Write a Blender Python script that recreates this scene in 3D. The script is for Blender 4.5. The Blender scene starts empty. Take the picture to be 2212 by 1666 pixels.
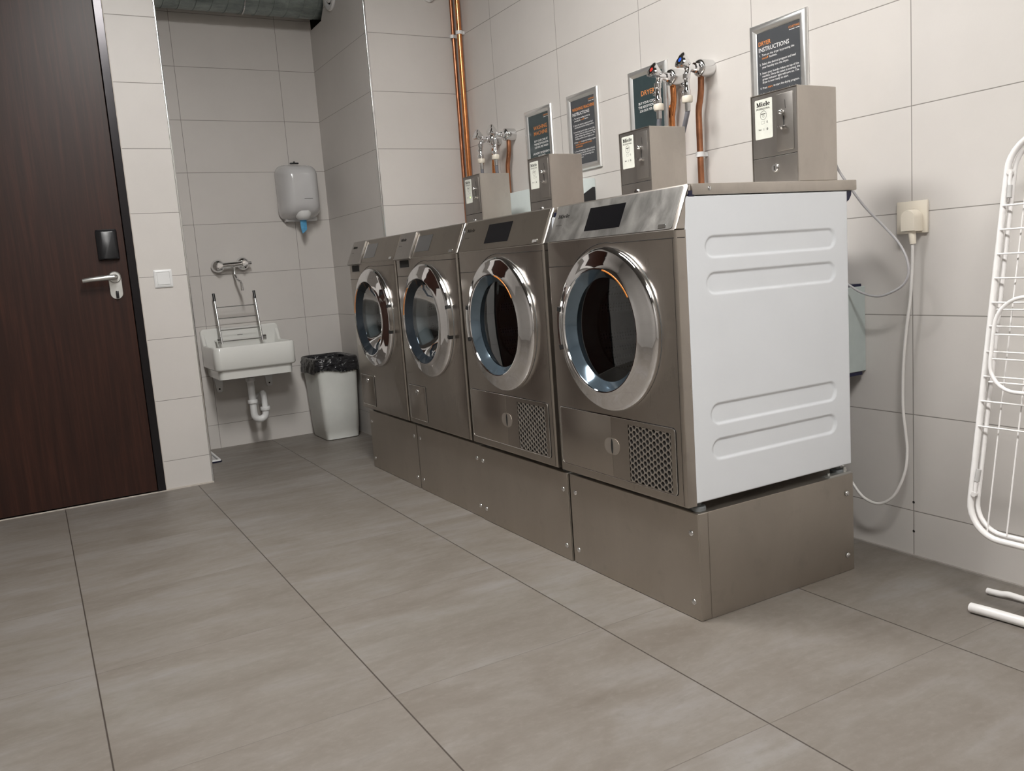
import bpy, bmesh, math, random
from mathutils import Vector, Matrix
random.seed(4)
PI = math.pi
sc = bpy.context.scene
COL = sc.collection

# ------------------------------------------------------------------ materials
def newmat(name):
    m = bpy.data.materials.new(name); m.use_nodes = True
    nt = m.node_tree
    return m, nt, nt.nodes['Principled BSDF']

def N(nt, typ, **kw):
    n = nt.nodes.new(typ)
    for k, v in kw.items(): setattr(n, k, v)
    return n

def mathn(nt, op, a, b=None, c=None):
    n = N(nt, 'ShaderNodeMath', operation=op)
    for i, v in enumerate((a, b, c)):
        if v is None: continue
        if isinstance(v, (int, float)): n.inputs[i].default_value = v
        else: nt.links.new(v, n.inputs[i])
    return n.outputs[0]

def ramp(nt, fac, stops):
    r = N(nt, 'ShaderNodeValToRGB'); nt.links.new(fac, r.inputs[0])
    e = r.color_ramp.elements
    while len(e) < len(stops): e.new(.5)
    for i, (p, c) in enumerate(stops):
        e[i].position = p; e[i].color = (c[0], c[1], c[2], 1)
    return r.outputs[0]

def mixc(nt, fac, a, b, mode='MIX'):
    n = N(nt, 'ShaderNodeMix', data_type='RGBA', blend_type=mode)
    for i, v in ((0, fac), (6, a), (7, b)):
        if isinstance(v, (int, float)): n.inputs[i].default_value = v
        elif isinstance(v, tuple): n.inputs[i].default_value = (v[0], v[1], v[2], 1)
        else: nt.links.new(v, n.inputs[i])
    return n.outputs[2]

def noise(nt, vec, scale, detail=4, rough=.55, dist=0):
    n = N(nt, 'ShaderNodeTexNoise'); nt.links.new(vec, n.inputs['Vector'])
    n.inputs['Scale'].default_value = scale; n.inputs['Detail'].default_value = detail
    n.inputs['Roughness'].default_value = rough; n.inputs['Distortion'].default_value = dist
    return n.outputs[0]

def mapping(nt, vec, scale=(1, 1, 1), loc=(0, 0, 0)):
    n = N(nt, 'ShaderNodeMapping'); nt.links.new(vec, n.inputs[0])
    n.inputs['Scale'].default_value = scale; n.inputs['Location'].default_value = loc
    return n.outputs[0]

def bump(nt, h, strength, dist, bs):
    b = N(nt, 'ShaderNodeBump'); b.inputs['Strength'].default_value = strength
    b.inputs['Distance'].default_value = dist
    nt.links.new(h, b.inputs['Height']); nt.links.new(b.outputs[0], bs.inputs['Normal'])

def simple(name, col, rough=.5, metal=0., var=.06, scale=30., bumpv=0., spec=None, coat=0., emis=None, es=1.):
    """one procedural material: a colour with faint cloudy variation"""
    m, nt, bs = newmat(name)
    tc = N(nt, 'ShaderNodeTexCoord').outputs['Object']
    f = noise(nt, tc, scale, 3)
    c0 = tuple(max(0, c * (1 - var)) for c in col); c1 = tuple(min(1, c * (1 + var)) for c in col)
    nt.links.new(ramp(nt, f, [(.3, c0), (.7, c1)]), bs.inputs['Base Color'])
    bs.inputs['Roughness'].default_value = rough; bs.inputs['Metallic'].default_value = metal
    if spec is not None: bs.inputs['Specular IOR Level'].default_value = spec
    if coat: bs.inputs['Coat Weight'].default_value = coat; bs.inputs['Coat Roughness'].default_value = .08
    if bumpv: bump(nt, f, bumpv, .002, bs)
    if emis:
        bs.inputs['Emission Color'].default_value = (*emis, 1); bs.inputs['Emission Strength'].default_value = es
    return m

def steel(name, col=(.56, .52, .475), rough=.3, streak=(1, 1, 60), smear=.5, aniso=.0, dark=.82, sc_=6.5):
    """brushed stainless steel: fine grain plus wiped smears in the roughness"""
    m, nt, bs = newmat(name)
    tc = N(nt, 'ShaderNodeTexCoord').outputs['Object']
    g = noise(nt, mapping(nt, tc, streak), 14, 4, .7)
    s = noise(nt, mapping(nt, tc, (1, 1, .45)), sc_, 5, .62, .7)
    blot = noise(nt, tc, 19, 3, .5)
    c = ramp(nt, s, [(.28, tuple(x * dark for x in col)), (.72, col)])
    c = mixc(nt, mathn(nt, 'MULTIPLY', g, .12), c, tuple(x * .75 for x in col))
    c = mixc(nt, ramp(nt, blot, [(.6, (0, 0, 0)), (.78, (.35, .35, .35))]), c, tuple(x * .7 for x in col))
    nt.links.new(c, bs.inputs['Base Color'])
    bs.inputs['Metallic'].default_value = 1.
    r = mathn(nt, 'MULTIPLY_ADD', s, .22 * smear, rough - .11 * smear)
    r = mathn(nt, 'MULTIPLY_ADD', g, .08, r)
    nt.links.new(r, bs.inputs['Roughness'])
    if aniso:
        bs.inputs['Anisotropic'].default_value = aniso
    bump(nt, g, .05, .0004, bs)
    return m

TH, TZ = .3, .1449          # wall tile course height, first joint
def tile_wall(name, axis, off, step, col=(.600, .570, .543), jw=.0014):
    m, nt, bs = newmat(name)
    tc = N(nt, 'ShaderNodeTexCoord').outputs['Object']
    sp = N(nt, 'ShaderNodeSeparateXYZ'); nt.links.new(tc, sp.inputs[0])
    def joint(c, o, s):
        t = mathn(nt, 'DIVIDE', mathn(nt, 'SUBTRACT', c, o), s)
        d = mathn(nt, 'MULTIPLY', mathn(nt, 'ABSOLUTE', mathn(nt, 'SUBTRACT', t, mathn(nt, 'ROUND', t))), s)
        mr = N(nt, 'ShaderNodeMapRange'); mr.interpolation_type = 'SMOOTHSTEP'
        nt.links.new(d, mr.inputs[0]); mr.inputs[1].default_value = jw * .55; mr.inputs[2].default_value = jw * 1.35
        mr.inputs[3].default_value = 1; mr.inputs[4].default_value = 0
        return mr.outputs[0], t
    jz, tz = joint(sp.outputs[2], TZ, TH)
    if axis is None: j = jz; tv = tz
    else:
        jv, tv = joint(sp.outputs['XYZ'.index(axis)], off, step)
        j = mathn(nt, 'MAXIMUM', jz, jv)
    # each tile a hair lighter or darker than the next
    cmb = N(nt, 'ShaderNodeCombineXYZ')
    nt.links.new(mathn(nt, 'FLOOR', tz), cmb.inputs[0]); nt.links.new(mathn(nt, 'FLOOR', tv), cmb.inputs[1])
    wn = N(nt, 'ShaderNodeTexWhiteNoise'); nt.links.new(cmb.outputs[0], wn.inputs[0])
    cl = noise(nt, tc, 2.3, 5, .6); fine = noise(nt, tc, 160, 2)
    base = ramp(nt, cl, [(.3, tuple(c * .95 for c in col)), (.7, tuple(c * 1.03 for c in col))])
    base = mixc(nt, mathn(nt, 'MULTIPLY', wn.outputs[0], .07), base, tuple(c * .8 for c in col))
    base = mixc(nt, mathn(nt, 'MULTIPLY', fine, .05), base, tuple(c * .7 for c in col))
    nt.links.new(mixc(nt, j, base, (.24, .222, .205)), bs.inputs['Base Color'])
    nt.links.new(mathn(nt, 'MULTIPLY_ADD', j, .3, .42), bs.inputs['Roughness'])
    bs.inputs['Specular IOR Level'].default_value = .35
    bump(nt, mathn(nt, 'SUBTRACT', mathn(nt, 'MULTIPLY', fine, .02), j), .4, .0015, bs)
    return m

def floor_mat():
    m, nt, bs = newmat('floor_tile')
    tc = N(nt, 'ShaderNodeTexCoord').outputs['Object']
    sp = N(nt, 'ShaderNodeSeparateXYZ'); nt.links.new(tc, sp.inputs[0])
    def joint(c, o, s, w):
        t = mathn(nt, 'DIVIDE', mathn(nt, 'SUBTRACT', c, o), s)
        d = mathn(nt, 'MULTIPLY', mathn(nt, 'ABSOLUTE', mathn(nt, 'SUBTRACT', t, mathn(nt, 'ROUND', t))), s)
        mr = N(nt, 'ShaderNodeMapRange'); mr.interpolation_type = 'SMOOTHSTEP'
        nt.links.new(d, mr.inputs[0]); mr.inputs[1].default_value = w * .5; mr.inputs[2].default_value = w * 1.4
        mr.inputs[3].default_value = 1; mr.inputs[4].default_value = 0
        return mr.outputs[0], t
    jx, tx = joint(sp.outputs[0], .4541, .5961, .0011)
    jy, ty = joint(sp.outputs[1], -1.0503, .5953, .0019)
    cmb = N(nt, 'ShaderNodeCombineXYZ')
    nt.links.new(mathn(nt, 'FLOOR', tx), cmb.inputs[0]); nt.links.new(mathn(nt, 'FLOOR', ty), cmb.inputs[1])
    wn = N(nt, 'ShaderNodeTexWhiteNoise'); nt.links.new(cmb.outputs[0], wn.inputs[0])
    off = N(nt, 'ShaderNodeVectorMath', operation='MULTIPLY_ADD')
    nt.links.new(wn.outputs[1], off.inputs[0]); off.inputs[1].default_value = (7, 7, 7); nt.links.new(tc, off.inputs[2])
    v = off.outputs[0]
    big = noise(nt, mapping(nt, v, (2.2, 1., 1)), 2.6, 6, .62, .5)
    st = noise(nt, mapping(nt, v, (5.5, .9, 1)), 4.2, 6, .68, .4)
    fi = noise(nt, mapping(nt, v, (1.6, 1, 1)), 34, 5, .72)
    c = ramp(nt, big, [(.28, (.150, .128, .107)), (.5, (.193, .172, .152)), (.72, (.238, .222, .212))])
    c = mixc(nt, ramp(nt, st, [(.42, (.0, .0, .0)), (.75, (.55, .55, .55))]), c, (.155, .133, .111))
    c = mixc(nt, ramp(nt, fi, [(.5, (0, 0, 0)), (.78, (.32, .32, .32))]), c, (.27, .25, .23))
    c = mixc(nt, ramp(nt, fi, [(.25, (.3, .3, .3)), (.45, (0, 0, 0))]), c, (.13, .113, .097))
    c = mixc(nt, mathn(nt, 'MULTIPLY', wn.outputs[0], .12), c, (.155, .137, .12))
    c = mixc(nt, mathn(nt, 'MULTIPLY', jx, .5), c, (.075, .06, .048))
    c = mixc(nt, jy, c, (.05, .04, .033))
    nt.links.new(c, bs.inputs['Base Color'])
    nt.links.new(mathn(nt, 'MULTIPLY_ADD', st, .18, .36), bs.inputs['Roughness'])
    bs.inputs['Specular IOR Level'].default_value = .4
    j = mathn(nt, 'MAXIMUM', jx, jy)
    bump(nt, mathn(nt, 'SUBTRACT', mathn(nt, 'MULTIPLY', fi, .1), j), .35, .0015, bs)
    return m

def wood_mat():
    m, nt, bs = newmat('dark_walnut')
    tc = N(nt, 'ShaderNodeTexCoord').outputs['Object']
    g = noise(nt, mapping(nt, tc, (6, 9, .35)), 5, 6, .62, .6)
    w = noise(nt, mapping(nt, tc, (20, 42, .9)), 6, 5, .7)
    c = ramp(nt, g, [(.25, (.015, .0052, .0035)), (.5, (.029, .0098, .006)), (.75, (.055, .0178, .0100))])
    c = mixc(nt, ramp(nt, w, [(.45, (0, 0, 0)), (.75, (.5, .5, .5))]), c, (.012, .005, .004))
    nt.links.new(c, bs.inputs['Base Color'])
    bs.inputs['Roughness'].default_value = .40
    bs.inputs['Specular IOR Level'].default_value = .32
    bump(nt, w, .12, .0006, bs)
    return m

def glass_mat(name, tint=(.75, .8, .82), refl=.06):
    m, nt, bs = newmat(name)
    nt.nodes.remove(bs)
    out = [n for n in nt.nodes if n.type == 'OUTPUT_MATERIAL'][0]
    tr = N(nt, 'ShaderNodeBsdfTransparent'); tr.inputs[0].default_value = (*tint, 1)
    gl = N(nt, 'ShaderNodeBsdfGlossy'); gl.inputs['Roughness'].default_value = .02
    tc = N(nt, 'ShaderNodeTexCoord').outputs['Object']
    f = noise(nt, tc, 14, 3)
    nt.links.new(ramp(nt, f, [(.3, (.86, .9, .93)), (.7, (.95, .97, 1))]), gl.inputs[0])
    fr = N(nt, 'ShaderNodeFresnel'); fr.inputs[0].default_value = 1.5
    k = mathn(nt, 'ADD', mathn(nt, 'MULTIPLY', fr.outputs[0], 1.1), refl)
    mx = N(nt, 'ShaderNodeMixShader'); nt.links.new(k, mx.inputs[0])
    nt.links.new(tr.outputs[0], mx.inputs[1]); nt.links.new(gl.outputs[0], mx.inputs[2])
    nt.links.new(mx.outputs[0], out.inputs[0])
    return m

def drum_mat():
    m, nt, bs = newmat('perforated_drum')
    tc = N(nt, 'ShaderNodeTexCoord').outputs['Object']
    vo = N(nt, 'ShaderNodeTexVoronoi'); nt.links.new(tc, vo.inputs['Vector']); vo.inputs['Scale'].default_value = 95
    vo.inputs['Randomness'].default_value = .15
    nt.links.new(ramp(nt, vo.outputs['Distance'], [(.22, (.02, .02, .02)), (.36, (.62, .62, .62))]), bs.inputs['Base Color'])
    bs.inputs['Metallic'].default_value = .95; bs.inputs['Roughness'].default_value = .3
    return m

def duct_mat():
    m, nt, bs = newmat('galvanised_duct')
    tc = N(nt, 'ShaderNodeTexCoord').outputs['Object']
    f = noise(nt, mapping(nt, tc, (3, 1, 3)), 9, 5, .7)
    nt.links.new(ramp(nt, f, [(.3, (.2, .235, .23)), (.7, (.38, .43, .42))]), bs.inputs['Base Color'])
    bs.inputs['Metallic'].default_value = .85; bs.inputs['Roughness'].default_value = .38
    return m

M = {}
M['steel'] = steel('brushed_steel')
M['steel_front'] = steel('brushed_steel_front', col=(.46, .42, .375), rough=.25, streak=(60, 1, 1), smear=.3, dark=.9)
M['steel_box'] = steel('satin_steel', col=(.60, .555, .505), rough=.4, streak=(1, 40, 40), smear=.5)
M['steel_face'] = steel('smeared_steel', col=(.47, .445, .42), rough=.36, smear=.9, dark=.78)
M['steel_fascia'] = steel('fascia_steel', col=(.33, .295, .255), rough=.28, streak=(60, 1, 1), smear=.4, dark=.85)
M['steel_door4'] = steel('smeared_fascia', col=(.42, .405, .385), rough=.46, smear=.9, dark=.42, sc_=15)
M['steel_plinth'] = steel('plinth_steel', col=(.53, .485, .43), rough=.37, streak=(1, 1, 30), smear=.5, dark=.88)
M['chrome'] = simple('chrome', (.82, .82, .83), .045, 1., .02)
M['chrome_soft'] = simple('soft_chrome', (.72, .72, .72), .14, 1., .03)
M['alu'] = simple('satin_aluminium', (.80, .80, .79), .3, .9, .03)
M['alu_dull'] = simple('dull_aluminium', (.62, .62, .60), .36, .9, .05)
M['copper'] = simple('copper', (.70, .28, .11), .24, 1., .18, 25)
M['copper_old'] = simple('tarnished_copper', (.42, .185, .10), .36, 1., .25, 22)
M['white'] = simple('white_enamel', (.77, .795, .83), .34, 0, .01, 8)
M['ceramic'] = simple('white_ceramic', (.74, .74, .71), .12, 0, .015, 6, coat=.5)
M['plastic_w'] = simple('white_plastic', (.72, .72, .72), .3, 0, .02, 9)
M['plastic_disp'] = simple('dispenser_plastic', (.56, .555, .56), .16, 0, .02, 9, coat=.3)
M['bin'] = simple('bin_plastic', (.68, .69, .66), .42, 0, .03, 14)
M['cream'] = simple('cream_plastic', (.74, .68, .58), .32, 0, .015)
M['black'] = simple('black_plastic', (.012, .012, .014), .3, 0, .1)
M['black_matt'] = simple('matt_black', (.01, .0095, .009), .75, 0, .1)
M['dark_gap'] = simple('dark_gap', (.012, .010, .009), .9, 0, .1)
M['screen'] = simple('dark_screen', (.003, .003, .004), .25, 0, .1, spec=.12)
M['screen_grey'] = simple('grey_screen', (.02, .021, .022), .08, 0, .1, coat=.6)
M['funnel_blue'] = simple('blue_grey_funnel', (.155, .205, .25), .1, .75, .06)
M['funnel_dark'] = simple('dark_funnel', (.04, .05, .062), .1, .6, .06)
M['orange'] = simple('orange_arc', (.62, .21, .035), .35, 0, .05)
M['glass'] = glass_mat('door_glass', (.42, .46, .48), .05)
M['glass_clear'] = glass_mat('bowl_glass', (.72, .76, .77), .12)
M['drum'] = drum_mat()
M['duct'] = duct_mat()
M['rubber'] = simple('grey_rubber', (.16, .17, .175), .5, 0, .1)
M['seal'] = simple('glossy_grey_seal', (.20, .22, .23), .16, .3, .06)
M['hose'] = simple('grey_hose', (.16, .16, .18), .4, 0, .08)
M['cable_w'] = simple('white_cable', (.66, .64, .62), .4, 0, .03)
M['cable_g'] = simple('grey_cable', (.42, .41, .42), .38, 0, .04)
M['rack'] = simple('white_coated_wire', (.82, .80, .79), .3, 0, .02)
M['rack_grey'] = simple('grey_joint_plastic', (.5, .49, .48), .45, 0, .04)
def bag_mat():
    m, nt, bs = newmat('black_film')
    tc = N(nt, 'ShaderNodeTexCoord').outputs['Object']
    f = noise(nt, mapping(nt, tc, (1, 1, 2.6)), 15, 3, .5, 1.8)
    nt.links.new(ramp(nt, f, [(.3, (.010, .010, .012)), (.7, (.016, .016, .019))]), bs.inputs['Base Color'])
    bs.inputs['Roughness'].default_value = .15; bs.inputs['Specular IOR Level'].default_value = .6
    bump(nt, f, .9, .010, bs)
    return m
M['bag'] = bag_mat()
M['blue'] = simple('blue_paper', (.10, .36, .62), .7, 0, .12, 60, .3)
M['blue_dark'] = simple('dark_blue_plastic', (.006, .007, .035), .4, 0, .1)
M['blue_cap'] = simple('blue_button', (.01, .08, .5), .3)
M['red_cap'] = simple('red_button', (.6, .03, .02), .3)
M['green_led'] = simple('green_led', (.2, .8, .1), .4, emis=(.35, 1, .15), es=1.5)
M['board'] = simple('charcoal_board', (.062, .066, .073), .35, 0, .05)
M['board_teal'] = simple('teal_black_board', (.034, .052, .056), .22, 0, .06)
M['ink_white'] = simple('white_ink', (.72, .72, .72), .6)
M['ink_orange'] = simple('orange_ink', (.66, .24, .06), .6)
M['ink_black'] = simple('black_ink', (.008, .007, .007), .9, spec=.05)
M['ink_grey'] = simple('grey_ink', (.07, .065, .06), .9, spec=.05)
M['label_plate'] = simple('label_plate', (.66, .67, .61), .35)
M['boxgrey'] = simple('pale_green_grey_metal', (.42, .47, .46), .45, 0, .03)
M['boxwhite'] = simple('pale_box_plastic', (.62, .68, .67), .4, 0, .02)
M['ceiling'] = simple('ceiling_paint', (.12, .113, .105), .8, 0, .03, 3)
M['wood'] = wood_mat()
M['frame_black'] = simple('dark_door_frame', (.018, .016, .018), .22, .6, .08)
M['silicone'] = simple('pale_silicone', (.50, .46, .41), .6, 0, .1, 40)
M['silicone_dark'] = simple('grey_silicone', (.30, .275, .25), .6, 0, .1, 40)
M['floor'] = floor_mat()
M['lamp'] = simple('lamp_diffuser', (.9, .9, .9), .5, emis=(1., .985, .955), es=31.)
M['lamp_dim'] = simple('lamp_diffuser_dim', (.9, .9, .9), .5, emis=(1., .985, .955), es=34.)
M['lamp_body'] = simple('lamp_housing', (.7, .7, .7), .5)

# ------------------------------------------------------------------ mesh helpers
def box(bm, x0, x1, y0, y1, z0, z1, bev=0, seg=2, mi=0):
    vs = [bm.verts.new(p) for p in ((x0, y0, z0), (x1, y0, z0), (x1, y1, z0), (x0, y1, z0),
                                    (x0, y0, z1), (x1, y0, z1), (x1, y1, z1), (x0, y1, z1))]
    fs = [bm.faces.new([vs[i] for i in q]) for q in ((3, 2, 1, 0), (4, 5, 6, 7), (0, 1, 5, 4), (1, 2, 6, 5), (2, 3, 7, 6), (3, 0, 4, 7))]
    for f in fs: f.material_index = mi
    if bev:
        es = list({e for f in fs for e in f.edges})
        bmesh.ops.bevel(bm, geom=es, offset=bev, segments=seg, profile=.5, affect='EDGES', material=mi)
    return bm

def prism(bm, pts, axis, a, b, bev=0, seg=2, mi=0):
    """extrude a 2D outline along an axis; 2D coords are the two other axes in xyz order"""
    def P(p, t):
        return {'x': (t, p[0], p[1]), 'y': (p[0], t, p[1]), 'z': (p[0], p[1], t)}[axis]
    lo = [bm.verts.new(P(p, a)) for p in pts]; hi = [bm.verts.new(P(p, b)) for p in pts]
    n = len(pts); fs = [bm.faces.new(lo[::-1]), bm.faces.new(hi)]
    for i in range(n): fs.append(bm.faces.new((lo[i], lo[(i + 1) % n], hi[(i + 1) % n], hi[i])))
    for f in fs: f.material_index = mi
    bmesh.ops.recalc_face_normals(bm, faces=fs)
    if bev:
        es = set(fs[0].edges) | set(fs[1].edges)
        if bev < 0: es = {e for f in fs for e in f.edges}
        bmesh.ops.bevel(bm, geom=list(es), offset=abs(bev), segments=seg, profile=.5, affect='EDGES')
    return bm

def rrect(x0, x1, z0, z1, r, n=6):
    out = []
    for cx, cz, a0 in ((x1 - r, z0 + r, -90), (x1 - r, z1 - r, 0), (x0 + r, z1 - r, 90), (x0 + r, z0 + r, 180)):
        for i in range(n + 1):
            a = math.radians(a0 + 90 * i / n); out.append((cx + r * math.cos(a), cz + r * math.sin(a)))
    return out

def circ(cx, cz, r, n=32):
    return [(cx + r * math.cos(2 * PI * i / n), cz + r * math.sin(2 * PI * i / n)) for i in range(n)]

def lathe(bm, prof, c, axis='z', n=32, a0=0, a1=2 * PI, mi=0):
    """prof = [(radius, height along axis)]"""
    full = abs(a1 - a0 - 2 * PI) < 1e-6
    cols = n if full else n + 1
    rings = []
    for r, h in prof:
        row = []
        if r < 1e-7:
            v = None
            p = {'z': (c[0], c[1], c[2] + h), 'y': (c[0], c[1] + h, c[2]), 'x': (c[0] + h, c[1], c[2])}[axis]
            v = bm.verts.new(p); row = [v] * cols
        else:
            for i in range(cols):
                a = a0 + (a1 - a0) * i / n
                ca, sa = r * math.cos(a), r * math.sin(a)
                row.append(bm.verts.new({'z': (c[0] + ca, c[1] + sa, c[2] + h), 'y': (c[0] + ca, c[1] + h, c[2] + sa),
                                         'x': (c[0] + h, c[1] + ca, c[2] + sa)}[axis]))
        rings.append(row)
    fs = []
    for k in range(len(rings) - 1):
        A, B = rings[k], rings[k + 1]
        for i in range(n):
            j = (i + 1) % cols
            q = []
            for v in (A[i], A[j], B[j], B[i]):
                if v not in q: q.append(v)
            if len(q) > 2:
                f = bm.faces.new(q); f.material_index = mi; fs.append(f)
    bmesh.ops.recalc_face_normals(bm, faces=fs)
    return bm

def cyl(bm, p0, p1, r, n=20, r1=None, bev=0):
    tube(bm, [p0, p1], r if r1 is None else [r, r1], n)

def smooth_path(pts, sub=6):
    P = [Vector(p) for p in pts]
    if len(P) < 3: return P
    out = []
    for i in range(len(P) - 1):
        a = P[max(i - 1, 0)]; b = P[i]; c = P[i + 1]; d = P[min(i + 2, len(P) - 1)]
        for k in range(sub):
            t = k / sub
            out.append(.5 * ((2 * b) + (c - a) * t + (2 * a - 5 * b + 4 * c - d) * t * t + (3 * b - a - 3 * c + d) * t ** 3))
    out.append(P[-1]); return out

def tube(bm, pts, r, n=12, smooth=False, closed=False, mi=0, flat=None):
    P = smooth_path(pts) if smooth else [Vector(p) for p in pts]
    rs = r if isinstance(r, (list, tuple)) else [r] * len(P)
    if len(rs) != len(P): rs = [rs[0] + (rs[-1] - rs[0]) * i / (len(P) - 1) for i in range(len(P))]
    rings = []; m = len(P)
    t0 = (P[1] - P[0]).normalized()
    up = Vector((0, 0, 1)) if abs(t0.z) < .9 else Vector((0, 1, 0))
    u = t0.cross(up).normalized()
    for i, p in enumerate(P):
        if closed: t = (P[(i + 1) % m] - P[i - 1]).normalized()
        elif i == 0: t = t0
        elif i == m - 1: t = (P[-1] - P[-2]).normalized()
        else: t = ((P[i + 1] - p).normalized() + (p - P[i - 1]).normalized()).normalized()
        u = (u - t * u.dot(t)).normalized(); v = t.cross(u)
        rings.append([bm.verts.new(p + rs[i] * (math.cos(2 * PI * k / n) * u + math.sin(2 * PI * k / n) * v)) for k in range(n)])
    fs = []
    for i in range(m if closed else m - 1):
        A, B = rings[i], rings[(i + 1) % m]
        for k in range(n): fs.append(bm.faces.new((A[k], A[(k + 1) % n], B[(k + 1) % n], B[k])))
    if not closed:
        fs.append(bm.faces.new(rings[0][::-1])); fs.append(bm.faces.new(rings[-1]))
    for f in fs: f.material_index = mi
    bmesh.ops.recalc_face_normals(bm, faces=fs)
    return bm

def dome(bm, c, r, h, axis='-y', n=16, k=5):
    """low dome standing off a face"""
    prof = [(r * math.cos(PI / 2 * i / k), h * math.sin(PI / 2 * i / k)) for i in range(k)] + [(0, h)]
    s = -1 if axis[0] == '-' else 1
    lathe(bm, [(a, s * b) for a, b in prof], c, axis[-1], n)

def loft(bm, sections, cap=True, mi=0):
    rings = [[bm.verts.new(p) for p in s] for s in sections]
    fs = []
    n = len(rings[0])
    for A, B in zip(rings, rings[1:]):
        for i in range(n): fs.append(bm.faces.new((A[i], A[(i + 1) % n], B[(i + 1) % n], B[i])))
    if cap:
        fs.append(bm.faces.new(rings[0][::-1])); fs.append(bm.faces.new(rings[-1]))
    for f in fs: f.material_index = mi
    bmesh.ops.recalc_face_normals(bm, faces=fs)

def obj(name, bm, mat, parent=None, loc=None, label=None, smooth=35):
    me = bpy.data.meshes.new(name)
    bm.to_mesh(me); bm.free()
    for m in (mat if isinstance(mat, (list, tuple)) else [mat]): me.materials.append(m)
    o = bpy.data.objects.new(name, me); COL.objects.link(o)
    if parent: o.parent = parent
    if loc: o.location = loc
    if smooth:
        for p in me.polygons: p.use_smooth = True
        try: me.set_sharp_from_angle(angle=math.radians(smooth))
        except Exception: pass
    if label: o['label'] = label
    return o

def B(): return bmesh.new()
def thing(name, label, cat, loc=(0, 0, 0), group=None):
    o = bpy.data.objects.new(name, None); COL.objects.link(o); o.location = loc
    o.empty_display_size = .05
    o['label'] = label; o['category'] = cat
    if group: o['group'] = group
    return o
def tag(o, label, cat, group=None):
    o['label'] = label; o['category'] = cat
    if group: o['group'] = group
    return o
def struct(name, bm, mat, parent=None, label=None, smooth=0):
    o = obj(name, bm, mat, parent, smooth=smooth, label=label)
    if not parent: o['kind'] = 'structure'
    return o
def dup(o, loc=None, parent=None, top=True):
    c = o.copy(); COL.objects.link(c)
    if loc is not None: c.location = loc
    c.parent = parent
    for ch in [x for x in bpy.data.objects if x.parent == o]: dup(ch, None, c)
    return c

def glyphs(bm, x, z, size, width, mi):
    """the heavy slab lettered maker's name"""
    def el(cx, cz, rx, rz, a): return (cx + rx * math.cos(math.radians(a)), cz + rz * math.sin(math.radians(a)))
    def stem(o, h): return [(o, 0), (o + .38, 0), (o + .38, .09), (o + .30, .09), (o + .30, h), (o, h), (o, h - .09), (o + .07, h - .09), (o + .07, .09), (o, .09)]
    def e(o):
        A = [el(o + .31, .355, .31, .375, a) for a in range(0, 331, 15)]; C = [el(o + .32, .355, .09, .29, a) for a in range(330, 29, -15)]
        return A + C + [(o + .11 + .1, .43), (o + .41, .43), (o + .41, .355)][1:]
    P = [[(0, 0), (.36, 0), (.36, .1), (.27, .1), (.27, .70), (.50, 0), (.60, 0), (.82, .70), (.82, .1), (.73, .1), (.73, 0), (1.18, 0), (1.18, .1), (1.08, .1), (1.08, .9),
          (1.18, .9), (1.18, 1), (.84, 1), (.61, .34), (.36, 1), (0, 1), (0, .9), (.1, .9), (.1, .1), (0, .1)],
         stem(1.26, .70), [(1.33, .79), (1.56, .79), (1.56, .98), (1.33, .98)], stem(2.40, 1.0)]
    W = 3.50; k = width / W
    faces = []
    for poly in P: faces.append(poly)
    for o in (1.72, 2.86):
        n = 24
        A = [el(o + .31, .355, .31, .375, 330 * i / n) for i in range(n + 1)]; C = [el(o + .32, .355, .10, .29, 330 * i / n) for i in range(n + 1)]
        for i in range(n): faces.append([A[i], A[i + 1], C[i + 1], C[i]])
        faces.append([(o + .2, .33), (o + .60, .33), (o + .60, .42), (o + .2, .42)])
    for poly in faces:
        f = bm.faces.new([bm.verts.new((x + p[0] * k, 0, z + p[1] * size)) for p in poly]); f.material_index = mi

def text_bm(lines, bm=None):
    """lines: (string, x, z, size, width or None, mat index, align, bold) set in the xz plane facing -y"""
    bm = bm or B()
    for (s, x, z, size, width, mi, align, bold) in lines:
        if s == 'Miele':
            glyphs(bm, x, z, size * .72, width, mi); continue
        cu = bpy.data.curves.new('tmp', 'FONT'); cu.body = s; cu.size = size; cu.resolution_u = 2
        cu.offset = bold * size
        o = bpy.data.objects.new('tmp', cu); COL.objects.link(o)
        dg = bpy.context.evaluated_depsgraph_get(); dg.update()
        me = bpy.data.meshes.new_from_object(o.evaluated_get(dg))
        xs = [v.co.x for v in me.vertices]
        if xs:
            w = max(xs) - min(xs); k = (width / w) if width else 1.
            x0 = min(xs); sh = {'L': 0, 'C': -w * k / 2, 'R': -w * k}[align]
            off = len(bm.verts); nv = []
            for v in me.vertices: nv.append(bm.verts.new((x + sh + (v.co.x - x0) * k, 0, z + v.co.y)))
            for p in me.polygons:
                try:
                    f = bm.faces.new([nv[i] for i in p.vertices]); f.material_index = mi
                except ValueError: pass
        bpy.data.objects.remove(o); bpy.data.curves.remove(cu); bpy.data.meshes.remove(me)
    return bm

# ------------------------------------------------------------------ room
XS, XD, XC, YA, YL = -3.681, -2.767, -2.754, -.5354, -1.568
ZC, XN, YO = 2.95, 3.1, -4.3
TILE = (.60, .575, .545)
mt_right = tile_wall('tiles_machine_wall', 'X', .0459, .6031)
mt_far = tile_wall('tiles_sink_wall', 'Y', -.7542, .6031)
mt_plain = tile_wall('tiles_no_vertical', None, 0, 1)
mt_pier = tile_wall('tiles_pier_side', None, 0, 1, jw=.0011)
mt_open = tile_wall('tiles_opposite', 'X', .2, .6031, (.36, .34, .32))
mt_near = tile_wall('tiles_near', 'Y', -.3, .6031, (.36, .34, .32))

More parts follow.
